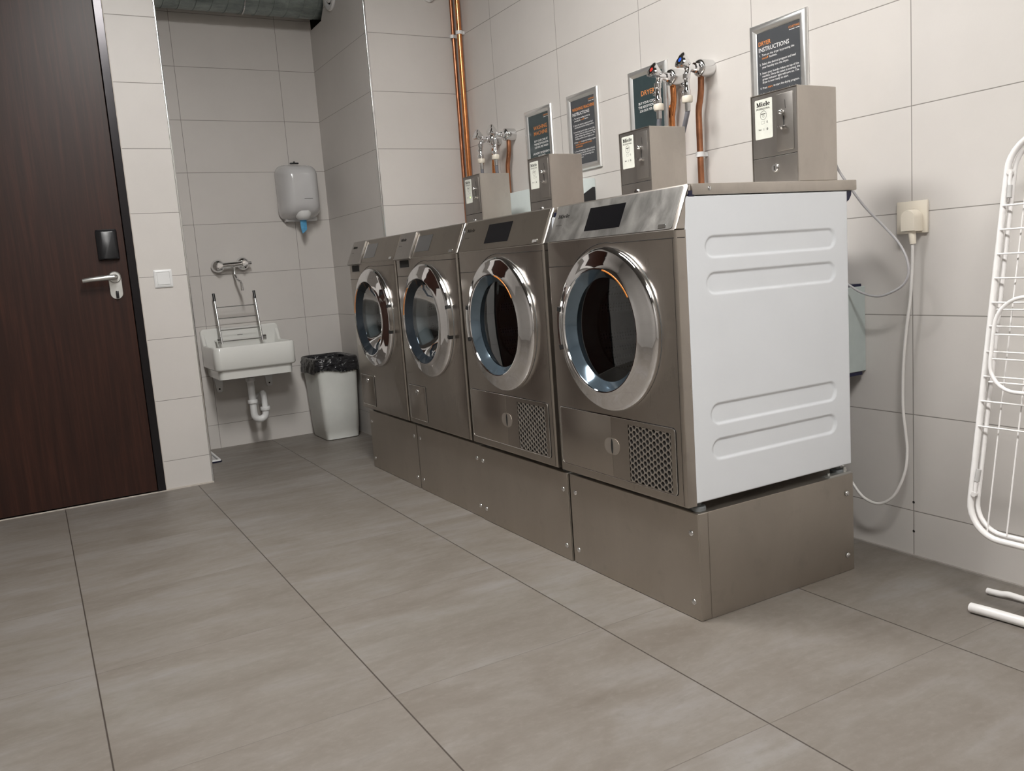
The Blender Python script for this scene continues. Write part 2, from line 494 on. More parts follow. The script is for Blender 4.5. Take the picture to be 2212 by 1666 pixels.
b = B(); box(b, XS - .2, XN + .1, YO - .1, .15, -.12, 0); struct('floor', b, M['floor'])
b = B(); box(b, XS - .2, XN + .1, YO - .1, .15, ZC, ZC + .1); struct('ceiling', b, M['ceiling'])
b = B(); box(b, XC - .02, XN, 0, .15, 0, ZC); wr = struct('wall_right', b, mt_right)
for hz in (.172, .080):
    b = B(); lathe(b, [(.0042, -.0004), (.0038, -.0008), (0, -.0008)], (.0459, 0, hz), 'y', 14); obj('drill_hole', b, M['dark_gap'], wr)
b = B(); box(b, XS - .15, XS, YL - .02, YA + .3, 0, ZC); struct('wall_far', b, mt_far)
# pier between the alcove and the machine wall: side face and end face carry different joints
b = B()
# the side face has an opening where the duct passes
hx0, hx1, hz0, hz1, ch = -3.66, -3.385, 2.49, 2.80, .07
vs = {}
def V(x, z, y=YA):
    k = (round(x, 4), round(z, 4), round(y, 4))
    if k not in vs: vs[k] = b.verts.new((x, y, z))
    return vs[k]
XA = XS
def quad(*p): return b.faces.new([V(*q) for q in p])
quad((XA, 0), (hx1, 0), (hx1, hz0 + ch), (hx1 - ch, hz0), (hx0, hz0), (XA, hz0))
quad((hx1, 0), (XC, 0), (XC, ZC), (hx1, ZC), (hx1, hz1), (hx1, hz0 + ch))
quad((XA, hz0), (hx0, hz0), (hx0, hz1), (XA, hz1))
quad((XA, hz1), (hx0, hz1), (hx1, hz1), (hx1, ZC), (XA, ZC))
side_faces = list(b.faces)
hole = [(hx0, hz0), (hx1 - ch, hz0), (hx1, hz0 + ch), (hx1, hz1), (hx0, hz1)]
hf = []
for i in range(len(hole)):
    p, q = hole[i], hole[(i + 1) % len(hole)]
    hf.append(b.faces.new((V(*p), V(*q), V(*q, YA + .25), V(*p, YA + .25))))
hf.append(b.faces.new([V(*p, YA + .25) for p in hole]))
e1 = [b.faces.new([V(XC, 0), V(XC, 0, .1), V(XC, ZC, .1), V(XC, ZC)])]
e2 = [b.faces.new([V(XA, 0, .1), V(XA, 0), V(XA, hz0), V(XA, hz1), V(XA, ZC), V(XA, ZC, .1)]),
      b.faces.new([V(XC, 0, .1), V(XA, 0, .1), V(XA, ZC, .1), V(XC, ZC, .1)])]
bmesh.ops.recalc_face_normals(b, faces=side_faces + e1 + e2)
for f in e1: f.material_index = 1
for f in hf: f.material_index = 2
struct('wall_pier', b, [mt_pier, mt_plain, M['dark_gap']])
# wall with the door: strip, and the part beyond and above the door
DY1, DY0, DZ = -1.795, -2.82, 2.42
b = B()
box(b, XS - .05, XD, DY1, YL, 0, ZC)
box(b, XD - .3, XD, DY0, DY1, DZ, ZC)
box(b, XD - .3, XD, YO, DY0, 0, ZC)
box(b, XD - .3, XD - .1, DY0, DY1, 0, DZ)
struct('wall_door', b, mt_plain)
b = B(); box(b, XD - .3, XN, YO - .15, YO, 0, ZC); struct('wall_left', b, mt_open)
b = B(); box(b, XN, XN + .15, YO, .15, 0, ZC); struct('wall_near', b, mt_near)

# metal corner profiles and joints
b = B(); prism(b, rrect(XD - .008, XD + .004, YL - .007, YL + .003, .0025, 3), 'z', 0, ZC); struct('trim_1', b, M['chrome_soft'], smooth=35)
b = B(); prism(b, rrect(XC - .007, XC + .003, YA - .003, YA + .009, .0025, 3), 'z', 0, ZC); struct('trim_2', b, M['chrome_soft'], smooth=35)
b = B(); box(b, XC + .001, XN, -.009, 0, 0, .006); struct('trim_3', b, M['silicone_dark'])
b = B(); box(b, XD, XD + .007, DY1, YL, 0, .007); box(b, XD, XD + .009, DY0, DY1, 0, .004); struct('trim_4', b, M['silicone'])
b = B(); box(b, XD, XD + .0015, DY1 - .001, DY1 + .004, 0, ZC); struct('trim_5', b, M['silicone'])

# door
b = B(); box(b, XD - .05, XD - .004, DY0 + .04, -1.8335, .008, DZ - .04, .0015, 1)
door = obj('door_1', b, M['wood']); door['kind'] = 'structure'
b = B()
box(b, XD - .1, XD + .004, -1.8315, DY1, 0, DZ, .002, 1)
box(b, XD - .1, XD + .004, DY0, DY0 + .038, 0, DZ, .002, 1)
box(b, XD - .1, XD + .004, DY0 + .038, -1.8315, DZ - .038, DZ, .002, 1)
obj('door_frame', b, M['frame_black'], door)
# backplate, rose, lever, thumb turn
xd = XD - .004
b = B(); prism(b, rrect(-1.923, -1.868, .953, 1.083, .0272, 8), 'x', xd, xd + .004, .001, 1); obj('handle_plate', b, M['alu_dull'], door)
b = B(); lathe(b, [(0, .0), (.027, 0), (.027, .007), (.024, .011), (0, .011)], (xd + .003, -1.8965, 1.055), 'x', 28)
obj('handle_rose', b, M['alu_dull'], door)
b = B()
tube(b, [(xd + .01, -1.8965, 1.055), (xd + .045, -1.8965, 1.055), (xd + .056, -1.906, 1.055), (xd + .058, -1.93, 1.0545), (xd + .056, -2.0, 1.05), (xd + .05, -2.035, 1.046)],
     [.0125, .0125, .0125, .0125, .011, .0095], 16)
obj('lever_handle', b, M['alu_dull'], door)
b = B(); box(b, xd + .003, xd + .022, -1.9, -1.888, .956, .992, .0035, 2); obj('thumb_turn', b, M['black'], door, label='black thumb turn')
# card reader
b = B()
S = []
for d, ins in ((0, 0), (.012, 0), (.026, .012), (.030, .02)):
    S.append([(xd + d, y, z) for y, z in rrect(-1.953 + ins, -1.862 - ins * .8, 1.135 + ins * .4, 1.277 - ins * .6, .008, 4)])
loft(b, S); obj('card_reader', b, M['black'], door, label='black card reader housing above the lever')

# ------------------------------------------------------------------ ceiling lamps
def lamp(x0, x1, y0, y1, label, mat):
    t = thing('ceiling_lamp', label, 'lamp', ((x0 + x1) / 2, (y0 + y1) / 2, ZC), 'ceiling lamps')
    w, d = (x1 - x0) / 2, (y1 - y0) / 2
    b = B(); box(b, -w - .02, w + .02, -d - .02, d + .02, -.05, 0, .004, 1); obj('housing', b, M['lamp_body'], t)
    b = B(); box(b, -w, w, -d, d, -.062, -.0505); obj('diffuser', b, M[mat], t)
lamp(-1.15, -.05, -1.74, -1.44, 'long ceiling light over the room in front of the machines', 'lamp')
lamp(1.25, 2.35, -1.95, -1.65, 'long ceiling light nearest the camera', 'lamp_dim')

# ------------------------------------------------------------------ plinths
def plinth(x0, x1, yf, label, last=False):
    """yf is the front plane; thing origin at the front left foot"""
    w = x1 - x0; yb = -.219
    t = thing('plinth', label, 'plinth', (x0, yf, 0), 'steel plinths under the machines')
    D = yb - yf
    b = B(); box(b, .002, w - .0005, .004, D, 0, .2965, .0015, 1); obj('plinth_body', b, M['steel_plinth'], t)
    b = B(); box(b, 0, w, 0, .0035, .001, .297, .001, 1); obj('front_panel', b, M['steel_plinth'], t)
    for sx in (.028, w - .028):
        for z in (.048, .24):
            b = B(); dome(b, (sx, 0, z), .0085, .005, '-y'); obj('screw', b, M['chrome_soft'], t)
    if last:
        b = B(); box(b, w, w + .0006, .036, D + .001, .001, .297, .0003, 1); obj('side_panel', b, M['steel_plinth'], t)
        for z in (.05, .24):
            b = B(); dome(b, (w + .002, D - .027, z), .0085, .005, 'x'); obj('screw', b, M['chrome_soft'], t)
        b = B()
        box(b, w - .03, w - .002, D - .10, D, .2965, .299)
        box(b, w - .022, w - .002, D - .095, D - .005, .299, .303)
        tube(b, [(w - .015, D - .085, .299), (w - .015, D - .085, .309)], .004, 10)
        tube(b, [(w - .012, D - .02, .299), (w - .012, D - .02, .318)], .005, 10)
        obj('clamp_bracket', b, M['alu_dull'], t)
plinth(-2.46, -1.861, -.822, 'steel plinth under the washing machine nearest the bin')
plinth(-1.848, -1.2375, -.822, 'steel plinth under the second washing machine from the far wall')
plinth(-1.236, -.614, -.8265, 'steel plinth under the middle dryer beside the washing machines')
plinth(-.606, 0, -.822, 'steel plinth with exposed side under the white sided dryer', True)

# ------------------------------------------------------------------ machines
MW = .597
ZB, ZT, ZF = .318, 1.147, 1.035      # bottom, top, crease
YF = -.853
RC = (.2985, .777)                   # centre of door, local x and z
def front_with_hole(b, w, hr, z0, z1, r=.007):
    cx, cz = RC; n = 96
    x0, x1, a0, a1 = r, w - r, z0 + r, z1
    ring0 = []; bd = []
    angs = [2 * PI * i / n for i in range(n)]
    for c in ((x0, a0), (x1, a0), (x1, a1), (x0, a1)):
        ca = math.atan2(c[1] - cz, c[0] - cx) % (2 * PI)
        i = min(range(n), key=lambda k: abs(((angs[k] - ca + PI) % (2 * PI)) - PI)); angs[i] = ca
    for a in angs:
        dx, dz = math.cos(a), math.sin(a)
        t = min([((x1 - cx) / dx) if dx > 1e-9 else 1e9, ((x0 - cx) / dx) if dx < -1e-9 else 1e9,
                 ((a1 - cz) / dz) if dz > 1e-9 else 1e9, ((a0 - cz) / dz) if dz < -1e-9 else 1e9])
        ring0.append((cx + hr * dx, cz + hr * dz)); bd.append((cx + t * dx, cz + t * dz))
    rings = [[b.verts.new((x, YF + .03, z)) for x, z in ring0], [b.verts.new((x, YF, z)) for x, z in ring0], [b.verts.new((x, YF, z)) for x, z in bd]]
    mx, my = (x0 + x1) / 2, (a0 + a1) / 2
    for k in (1, 2, 3, 4, 5):
        if k <= 4: e, dy = r * math.sin(PI / 2 * k / 4), r * (1 - math.cos(PI / 2 * k / 4))
        else: e, dy = r, .036
        row = []
        for x, z in bd:
            ox = -e if abs(x - x0) < 1e-6 else (e if abs(x - x1) < 1e-6 else 0)
            oz = -e if abs(z - a0) < 1e-6 else 0
            row.append(b.verts.new((x + ox, YF + dy, z + oz)))
        rings.append(row)
    fs = []
    for A, C in zip(rings, rings[1:]):
        for i in range(n): fs.append(b.faces.new((A[i], A[(i + 1) % n], C[(i + 1) % n], C[i])))
    for f in fs:
        f.normal_update()
    bmesh.ops.recalc_face_normals(b, faces=fs)
    # make sure the flat front looks towards -y
    f = max(fs, key=lambda f: f.calc_area())
    f.normal_update()
    if f.normal.y > 0: bmesh.ops.reverse_faces(b, faces=fs)

def side_panel_bm(w):
    """white enamelled side with four pressed grooves"""
    b = B(); ny, nz = 150, 340
    y0, y1, z0, z1 = -.818, -.214, .324, 1.1165
    gr = [(.987, -.755, -.265), (.894, -.755, -.268), (.552, -.757, -.272), (.457, -.757, -.275)]
    hw = .0302
    V = []
    for j in range(nz + 1):
        z = z0 + (z1 - z0) * j / nz; row = []
        for i in range(ny + 1):
            y = y0 + (y1 - y0) * i / ny; d = 0
            for gz, ga, gb in gr:
                yy = min(max(y, ga + hw), gb - hw)
                dist = math.hypot(y - yy, z - gz)
                t = (hw - dist) / .0075
                t = min(max(t, 0), 1); d = max(d, .0055 * t * t * (3 - 2 * t))
            # rolled border
            e = min(y - y0, y1 - y, z - z0, z1 - z)
            rr = .003 - min(max(e, 0), .003); d += .003 - math.sqrt(max(.003 ** 2 - rr ** 2, 0))
            row.append(b.verts.new((w - d, y, z)))
        V.append(row)
    for j in range(nz):
        for i in range(ny): b.faces.new((V[j][i], V[j][i + 1], V[j + 1][i + 1], V[j + 1][i]))
    return b

def ring_seg(b, r0, r1, y0, y1, a0, a1, n=16):
    A = [math.radians(a0 + (a1 - a0) * i / n) for i in range(n + 1)]
    S = []
    for a in A:
        c, s = math.cos(a), math.sin(a)
        S.append([(RC[0] + r * c, y, RC[1] + r * s) for r, y in ((r0, y0), (r1, y0), (r1, y1), (r0, y1))])
    loft(b, S)

def machine(kind, x, label, group):
    dry = kind == 'tumble_dryer'
    t = thing(kind, label, 'dryer' if dry else 'washing machine', (x, 0, 0), group)
    w = MW
    # cabinet sheet: left, back, bottom, inner top
    b = B()
    box(b, 0.002, .006, -.816, -.214, .324, 1.116)
    box(b, .006, w - (.012 if dry else .002), -.22, -.214, .324, 1.116)
    box(b, .006, w - .012, -.816, -.22, .324, .328)
    if not dry: box(b, w - .006, w - .002, -.816, -.214, .324, 1.116)
    obj('cabinet', b, M['white'], t)
    if dry:
        b = side_panel_bm(w); obj('side_panel', b, M['white'], t, smooth=60, label='white side panel with four pressed grooves')
    # steel front
    b = B(); front_with_hole(b, w, .205, ZB, ZF - .0005); obj('front_panel', b, M['steel_front'], t, smooth=50)
    # slanted control housing
    b = B()
    prism(b, [(YF, ZF), (YF + .003, ZF + .006), (-.8045, ZT - .004), (-.800, ZT), (-.792, ZT), (-.792, 1.118), (-.806, 1.118), (-.8165, ZF)], 'x', 0, w, .0055, 4)
    obj('control_housing', b, M['steel'], t)
    # fascia frame of reference on the slope
    sl = (-.803 - YF) / (ZT - ZF); ang = math.atan(sl)
    def fy(z): return YF + (z - ZF) * sl
    def slab(name, x0, x1, z0, z1, lift, thick, mat, r=.002, label=None, par=None):
        b = B(); prism(b, rrect(x0, x1, 0, (z1 - z0) / math.cos(ang), r, 3), 'y', -lift - thick, -lift, min(.0012, thick * .45), 1)
        R = Matrix.Translation((0, fy(z0), z0)) @ Matrix.Rotation(-ang, 4, 'X')
        b.transform(R); return obj(name, b, mat, par or t, label=label)
    def txt(name, lines, z0, mat, lift=.0009):
        b = text_bm(lines)
        b.transform(Matrix.Translation((0, fy(z0), z0)) @ Matrix.Rotation(-ang, 4, 'X') @ Matrix.Translation((0, -lift, 0)))
        return obj(name, b, mat, t, smooth=0)
    if dry:
        slab('fascia_plate', .006, w - .012, ZF + .003, ZT - .004, .0, .0014, M[FAC], .006)
        slab('display', .191, .360, 1.0585, 1.1235, .0014, .0008, M['screen'], .001, 'black touch display')
        L = .0016
    else:
        slab('fascia_plate', .175, w - .012, ZF + .003, ZT - .004, .0, .0014, M[FAC], .006)
        slab('display', .184, .331, 1.0585, 1.1225, .0014, .0008, M['screen_grey'], .001, 'dark grey touch display')
        dr = slab('detergent_drawer', .003, .170, ZF - .004, ZT - .006, .0, .012, M['steel_face'], .006, 'detergent drawer front')
        L = .0125
        b = B(); prism(b, rrect(.036, .148, .996, 1.030, .005, 4), 'y', YF - .0012, YF + .001); hp = obj('drawer_grip', b, M['steel_face'], t)
        b = B(); prism(b, rrect(.046, .143, 1.0, 1.030, .004, 4), 'y', YF - .0022, YF - .0012); obj('grip_recess', b, M['black_matt'], hp)
    txt('lettering', [('Miele', .027, .0 + .078, .017, .060, 0, 'L', .022)], ZF, M['ink_black'], L)
    txt('lettering', [('PROFESSIONAL', .025, .053, .0062, .034, 0, 'L', 0)], ZF, M['ink_grey'], L)
    # optical port and small symbol
    slab('data_port', w - .066, w - .036, 1.042, 1.052, .0014, .002, M['chrome_soft'], .002)
    # seam that steps around the door
    ztop, zleft, RS = 1.0155, .9625, .243
    pts = [(.004, YF - .0001, zleft)]
    al = PI - math.asin((zleft - RC[1]) / RS); ar = math.asin((ztop - RC[1] - .0) / RS) if ztop - RC[1] < RS else PI / 2
    for i in range(15):
        a = al + (math.radians(82) - al) * i / 14
        pts.append((RC[0] + RS * math.cos(a), YF - .0001, RC[1] + RS * math.sin(a)))
    pts.append((RC[0] + .09, YF - .0001, ztop + .0015)); pts.append((w - .004, YF - .0001, ztop))
    b = B(); tube(b, pts, .0011, 6); obj('seam', b, M['dark_gap'], t)
    b = B(); box(b, w - .0005, w + .0003, YF + .008, -.82, ztop - .001, ztop + .001)
    box(b, w - .0095, w - .0085, YF - .0004, YF + .002, ZB + .006, ztop - .002); obj('edge_seam', b, M['dark_gap'], t)
    # top plate
    b = B(); box(b, 0, w + .003, -.7915, -.178, 1.1185, ZT, .0025, 2); obj('top_plate', b, M['steel_box'], t)
    if dry:
        b = B(); dome(b, (w + .003, -.735, 1.1335), .006, .004, 'x'); tp = obj('screw', b, M['chrome_soft'], t)
        b = B(); box(b, w - .004, w + .0015, -.803, -.784, 1.1155, 1.130, .001, 1); obj('corner_clip', b, M['blue_dark'], t)
        b = B(); prism(b, [(-.214, 1.118), (-.192, 1.118), (-.194, 1.105), (-.203, 1.092), (-.214, 1.086)], 'x', w - .02, w - .004); obj('rear_clip', b, M['blue_dark'], t)
    # door ------------------------------------------------------------
    cx, cz = RC
    d = obj('door', B_ring(), M['chrome'], t, smooth=40, label='round door with polished chrome ring')
    b = B(); lathe(b, [(.172, -.888), (.170, -.885), (.148, -.862), (.1465, -.858)], (cx, 0, cz), 'y', 72)
    obj('inner_funnel', b, M['funnel_blue'] if dry else M['funnel_dark'], d)
    b = B()
    if dry: lathe(b, [(.148, -.8615), (.10, -.866), (.05, -.868), (0, -.8685)], (cx, 0, cz), 'y', 64)
    else: lathe(b, [(.148, -.8615), (.135, -.850), (.118, -.822), (.095, -.79), (.06, -.77), (.03, -.762), (0, -.76)], (cx, 0, cz), 'y', 64)
    obj('door_glass', b, M['glass'] if dry else M['glass_clear'], d, smooth=80)
    b = B()
    if dry: ring_seg(b, .1715, .1745, -.8925, -.889, 33, 78, 24)
    else: ring_seg(b, .1715, .1745, -.8925, -.889, 128, 172, 24)
    obj('orange_arc', b, M['orange'], d, label='orange arc along the inner rim')  # thin orange coloured arc laid over part of the inner lip
    # recessed grip on the ring
    h0 = 180 if dry else 0
    b = B(); ring_seg(b, .2255, .2345, -.8745, -.860, h0 - 13.5, h0 + 13.5, 12)
    gr = obj('door_grip', b, M['chrome_soft'], d)
    for s in (-1, 1):
        b = B(); ring_seg(b, .2215, .2350, -.8765, -.858, h0 + s * 14.6 - 1.7, h0 + s * 14.6 + 1.7, 3); obj('grip_notch', b, M['black_matt'], d)
    # hole lip, seal and drum behind the door
    b = B(); lathe(b, [(.232, -.8545), (.232, -.8515), (.20, -.850), (.155, -.842), (.146, -.832), (.128, -.815), (.122, -.806), (.124, -.796), (.158, -.79)], (cx, 0, cz), 'y', 64)
    obj('door_seal', b, M['seal'], t)
    b = B(); lathe(b, [(.156, -.80), (.20, -.79), (.245, -.775), (.25, -.76), (.25, -.42), (.24, -.40), (.06, -.39), (0, -.39)], (cx, 0, cz), 'y', 64)
    dm = obj('drum', b, M['drum'], t)
    for k in range(3):
        b = B()
        a = math.radians(90 + 120 * k + 20)
        p = [(cx + r * math.cos(a + o), y, cz + r * math.sin(a + o)) for y, r, o in ((-.76, .246, 0), (-.60, .205, .02), (-.42, .244, 0))]
        tube(b, p, [.012, .022, .012], 10)
        obj('drum_rib', b, M['chrome_soft'], dm)
    # lower flap
    if dry:
        x0, x1, z0, z1 = .018, .567, .3465, .5265
        b = B(); prism(b, rrect(x0 - .002, x1 + .002, z0 - .002, z1 + .002, .012, 5), 'y', YF - .0006, YF + .001); obj('flap_gap', b, M['dark_gap'], t)
        xm = .287
        def halfr(xa, xb, left):
            out = []
            r = .010
            for px, pz, a0, on in ((xb - r, z0 + r, -90, not left), (xb - r, z1 - r, 0, not left), (xa + r, z1 - r, 90, left), (xa + r, z0 + r, 180, left)):
                if on:
                    for i in range(6):
                        a = math.radians(a0 + 18 * i); out.append((px + r * math.cos(a), pz + r * math.sin(a)))
                else:
                    out.append({-90: (xb, z0), 0: (xb, z1), 90: (xa, z1), 180: (xa, z0)}[a0])
            return out
        b = B(); prism(b, halfr(x0, xm - .0006, True), 'y', YF - .0028, YF - .0006, .0012, 2)
        f1 = obj('filter_flap', b, M['steel_front'], t)
        vx0, vx1, vz0, vz1 = .367, .549, .350, .513
        # right flap with a window for the vent: four strips
        b = B()
        prism(b, [(xm + .0006, z0), (vx0, z0), (vx0, z1), (xm + .0006, z1)], 'y', YF - .0028, YF - .0006)
        prism(b, [(vx0, z0), (vx1, z0), (vx1, vz0), (vx0, vz0)], 'y', YF - .0028, YF - .0006)
        prism(b, [(vx0, vz1), (vx1, vz1), (vx1, z1), (vx0, z1)], 'y', YF - .0028, YF - .0006)
        r = .010
        pts = [(vx1, z0)] + [(x1 - r + r * math.cos(math.radians(a)), z0 + r + r * math.sin(math.radians(a))) for a in (-90, -60, -30, 0)] + \
              [(x1 - r + r * math.cos(math.radians(a)), z1 - r + r * math.sin(math.radians(a))) for a in (0, 30, 60, 90)] + [(vx1, z1)]
        prism(b, pts, 'y', YF - .0028, YF - .0006)
        f2 = obj('vent_flap', b, M['steel_front'], t)
        b = B(); tube(b, [(px, YF - .0026, pz) for px, pz in rrect(x0, x1, z0, z1, .011, 6)], .0011, 6, closed=True)
        obj('flap_edge', b, M['chrome_soft'], t)
        # honeycomb vent
        b = B(); dx, dz = .0286, .0177; s = .0102
        col = 0; X = vx0 - .002
        while X < vx1 + .01:
            Z = vz0 - (dz / 2 if col % 2 else 0)
            while Z < vz1 + .012:
                O, I, I2 = [], [], []
                for k in range(6):
                    a = PI / 3 * k
                    rr = (dx / 3)
                    ox, oz = X + rr * math.cos(a), Z + (dz / 2) / math.sin(PI / 3) * math.sin(a)
                    ix, iz = X + rr * .80 * math.cos(a), Z + (dz / 2) / math.sin(PI / 3) * .74 * math.sin(a)
                    cl = lambda p: (min(max(p[0], vx0), vx1), min(max(p[1], vz0), vz1))
                    O.append(cl((ox, oz))); I.append(cl((ix, iz)))
                area = abs(sum(O[i][0] * O[(i + 1) % 6][1] - O[(i + 1) % 6][0] * O[i][1] for i in range(6)))
                if area > 1e-7:
                    ov = [b.verts.new((p[0], YF - .0022, p[1])) for p in O]
                    iv = [b.verts.new((p[0], YF - .0026, p[1])) for p in I]
                    bv = [b.verts.new((p[0], YF - .0006, p[1])) for p in I]
                    for i in range(6):
                        j = (i + 1) % 6
                        for A, C in ((ov, iv), (iv, bv)):
                            try:
                                f = b.faces.new((A[i], A[j], C[j], C[i]))
                            except ValueError: pass
                Z += dz
            X += dx / 2; col += 1
        obj('vent_grille', b, M['steel_box'], f2, smooth=0)
        # round finger pull across the split
        for sgn in (-1, 1):
            b = B(); n = 14; cxx = xm + sgn * .0005; cz2 = .4385
            pts = [(cxx + sgn * .036 * math.sin(PI * i / n) ** .7 if 0 < i < n else cxx, cz2 + .0245 * math.cos(PI * i / n)) for i in range(n + 1)]
            if sgn > 0: pts = pts[::-1]
            prism(b, pts, 'y', YF - .0036, YF - .0026)
            gp = obj('finger_pull', b, M['steel_box'], f1 if sgn < 0 else f2)
        b = B(); prism(b, [(xm + .0005 + .0045 * math.cos(a), .4385 + .022 * math.sin(a)) for a in [2 * PI * i / 20 for i in range(20)]], 'y', YF - .0042, YF - .0034)
        obj('pull_slot', b, M['black_matt'], f2)
    else:
        x0, x1, z0, z1 = .028, .202, .341, .491
        b = B(); prism(b, rrect(x0 - .002, x1 + .002, z0 - .002, z1 + .002, .004, 4), 'y', YF - .0006, YF + .001); obj('flap_gap', b, M['dark_gap'], t)
        b = B(); prism(b, rrect(x0, x1, z0, z1, .003, 4), 'y', YF - .0028, YF - .0006, .001, 2); f1 = obj('service_flap', b, M['steel_front'], t)
        b = B(); tube(b, [(px, YF - .0026, pz) for px, pz in rrect(x0, x1, z0, z1, .004, 3)], .0009, 6, closed=True); obj('flap_edge', b, M['chrome_soft'], t)
        b = B(); lathe(b, [(.0125, 0), (.0125, -.002), (.0105, -.003), (.0095, -.0012), (0, -.0012)], ((x0 + x1) / 2, YF - .0028, .463), 'y', 24); obj('flap_lock', b, M['chrome_soft'], f1)
    # feet
    for fx in (.035, w - .028):
        for fy_ in (-.79, -.245):
            b = B(); lathe(b, [(0, .297), (.021, .297), (.021, .306), (.018, .309), (.009, .309), (.009, .3235), (0, .3235)], (fx, fy_, 0), 'z', 20)
            obj('foot', b, M['rubber'], t)
    return t

def B_ring():
    b = B()
    lathe(b, [(.2315, -.8535), (.2325, -.857), (.2325, -.8635), (.2312, -.867), (.2275, -.8715), (.2215, -.8745), (.2205, -.8748), (.206, -.8805),
              (.190, -.8862), (.1775, -.8898), (.1755, -.8915), (.173, -.8912), (.1715, -.888)], (RC[0], 0, RC[1]), 'y', 160)
    return b

FAC = 'steel_door4'
d4 = machine('tumble_dryer', -.602, 'stainless tumble dryer with exposed white side panel, nearest the wall socket', 'tumble dryers')
FAC = 'steel_fascia'
w2 = machine('washing_machine', -1.842, 'stainless washing machine standing directly beside a tumble dryer', 'washing machines')
d3 = dup(d4, (-1.224, 0, 0)); d3['label'] = 'stainless tumble dryer between a washing machine and the white sided dryer'
for o in d3.children:
    if o.name.startswith('fascia_plate'):
        o.data = o.data.copy(); o.data.materials[0] = M['steel_fascia']
w1 = dup(w2, (-2.460, 0, 0)); w1['label'] = 'stainless washing machine farthest from the camera, beside the waste bin'

# ------------------------------------------------------------------ coin boxes
def coin_box(loc, label):
    t = thing('coin_box', label, 'coin box', loc, 'coin boxes on top of the machines')
    w, d, h = .168, .155, .2545
    b = B(); box(b, 0, w, .003, d, 0, h, .0015, 1); obj('casing', b, M['steel_box'], t)
    b = B()
    for q in ((0, .0025, 0, h), (w - .0025, w, 0, h), (.0025, w - .0025, h - .0025, h)):
        box(b, q[0], q[1], -.001, .004, q[2], q[3])
    obj('front_rim', b, M['steel'], t)
    b = B(); box(b, .0035, w - .0035, 0, .003, .0795, h - .0035, .001, 1); dr = obj('upper_door', b, M['steel_face'], t)
    b = B(); box(b, .0035, w - .0035, 0, .003, .0005, .0775, .001, 1); lo = obj('cash_drawer', b, M['steel_face'], t)
    b = B(); box(b, .0028, w - .0028, .001, .0028, .0772, .0798); obj('split_gap', b, M['dark_gap'], t)
    b = B(); prism(b, rrect(.015, .080, .131, .240, .004, 4), 'y', -.0012, 0, .0005, 1); lp = obj('label_plate', b, M['label_plate'], dr, label='pale printed label plate')
    b = text_bm([('Miele', .0225, .2205, .0165, .050, 0, 'L', .03), ('PROFESSIONAL', .0225, .2115, .0072, .050, 0, 'L', .004),
                 ('Start', .0285, .1560, .0055, None, 0, 'L', .01)])
    def ringp(cx, cz, r, th, n=24):
        A = [b.verts.new((cx + r * math.cos(2 * PI * i / n), 0, cz + r * math.sin(2 * PI * i / n))) for i in range(n)]
        C = [b.verts.new((cx + (r - th) * math.cos(2 * PI * i / n), 0, cz + (r - th) * math.sin(2 * PI * i / n))) for i in range(n)]
        for i in range(n): b.faces.new((A[i], A[(i + 1) % n], C[(i + 1) % n], C[i]))
    def bar(x0, x1, z0, z1): b.faces.new([b.verts.new(p) for p in ((x0, 0, z0), (x1, 0, z0), (x1, 0, z1), (x0, 0, z1))])
    ringp(.0475, .196, .0122, .0008); ringp(.0475, .1935, .0035, .0007); bar(.0395, .0555, .1985, .2005)
    ringp(.061, .1765, .0028, .0008, 12); ringp(.061, .157, .0030, .0014, 12)
    for q in ((.040, .051, .180, .1804), (.040, .051, .1722, .1726), (.040, .0404, .1722, .1804), (.0506, .051, .1722, .1804)): bar(*q)
    bar(.0475, .0485, .154, .160)
    for f in b.faces: f.normal_update()
    b.transform(Matrix.Translation((0, -.0016, 0)))
    obj('lettering', b, M['ink_black'], lp, smooth=0)
    b = B(); prism(b, rrect(.094, .155, .0885, .242, .003, 3), 'y', -.0022, 0, .001, 2); cp = obj('coin_plate', b, M['steel_face'], dr)
    b = B(); prism(b, [(.1262, .2235), (.1275, .2235), (.1290, .2), (.1277, .2)], 'y', -.0026, -.0021)
    prism(b, [(.1195, .182), (.1235, .182), (.1235, .155), (.1195, .155)], 'y', -.0026, -.0021); obj('coin_slot', b, M['black_matt'], cp)
    b = B(); tube(b, [(.121, -.002, .192), (.120, -.006, .192)], .0035, 12); lathe(b, [(0, 0), (.005, -.001), (.0075, -.005), (.006, -.010), (.003, -.0125), (0, -.013)], (.118, -.004, .192), 'y', 18)
    obj('return_knob', b, M['chrome_soft'], cp)
    b = B(); prism(b, rrect(.1085, .134, 0, .016, .0075, 5), 'z', .1515, .1545)
    b.transform(Matrix.Translation((0, -.0182, 0)))
    tube(b, [(.1213, -.003, .152), (.1213, -.012, .148)], .0035, 10); obj('coin_cup', b, M['chrome_soft'], cp)
    b = B(); lathe(b, [(.0115, 0), (.0115, -.003), (.010, -.0045), (0, -.0045)], (.085, 0, .046), 'y', 22)
    lk = obj('drawer_lock', b, M['chrome_soft'], lo)
    b = B(); prism(b, rrect(.0838, .0862, .040, .052, .001, 2), 'y', -.0052, -.0045); obj('key_slot', b, M['black_matt'], lk)
    return t
c4 = coin_box((-.180, -.4, 1.1475), 'steel coin box on the white sided dryer, nearest of the four')
c3 = dup(c4, (-.804, -.4, 1.1475)); c3['label'] = 'steel coin box on the middle dryer, below the red and blue taps'
c2 = dup(c4, (-1.428, -.4, 1.1475)); c2['label'] = 'steel coin box between the two washing machine signs'
c1 = dup(c4, (-2.026, -.4, 1.1475)); c1['label'] = 'steel coin box with a lit green lamp, farthest from the camera'
b = B(); dome(b, (.061, -.0014, .157), .003, .0015, '-y'); obj('signal_lamp', b, M['green_led'], c1, label='lit green lamp')

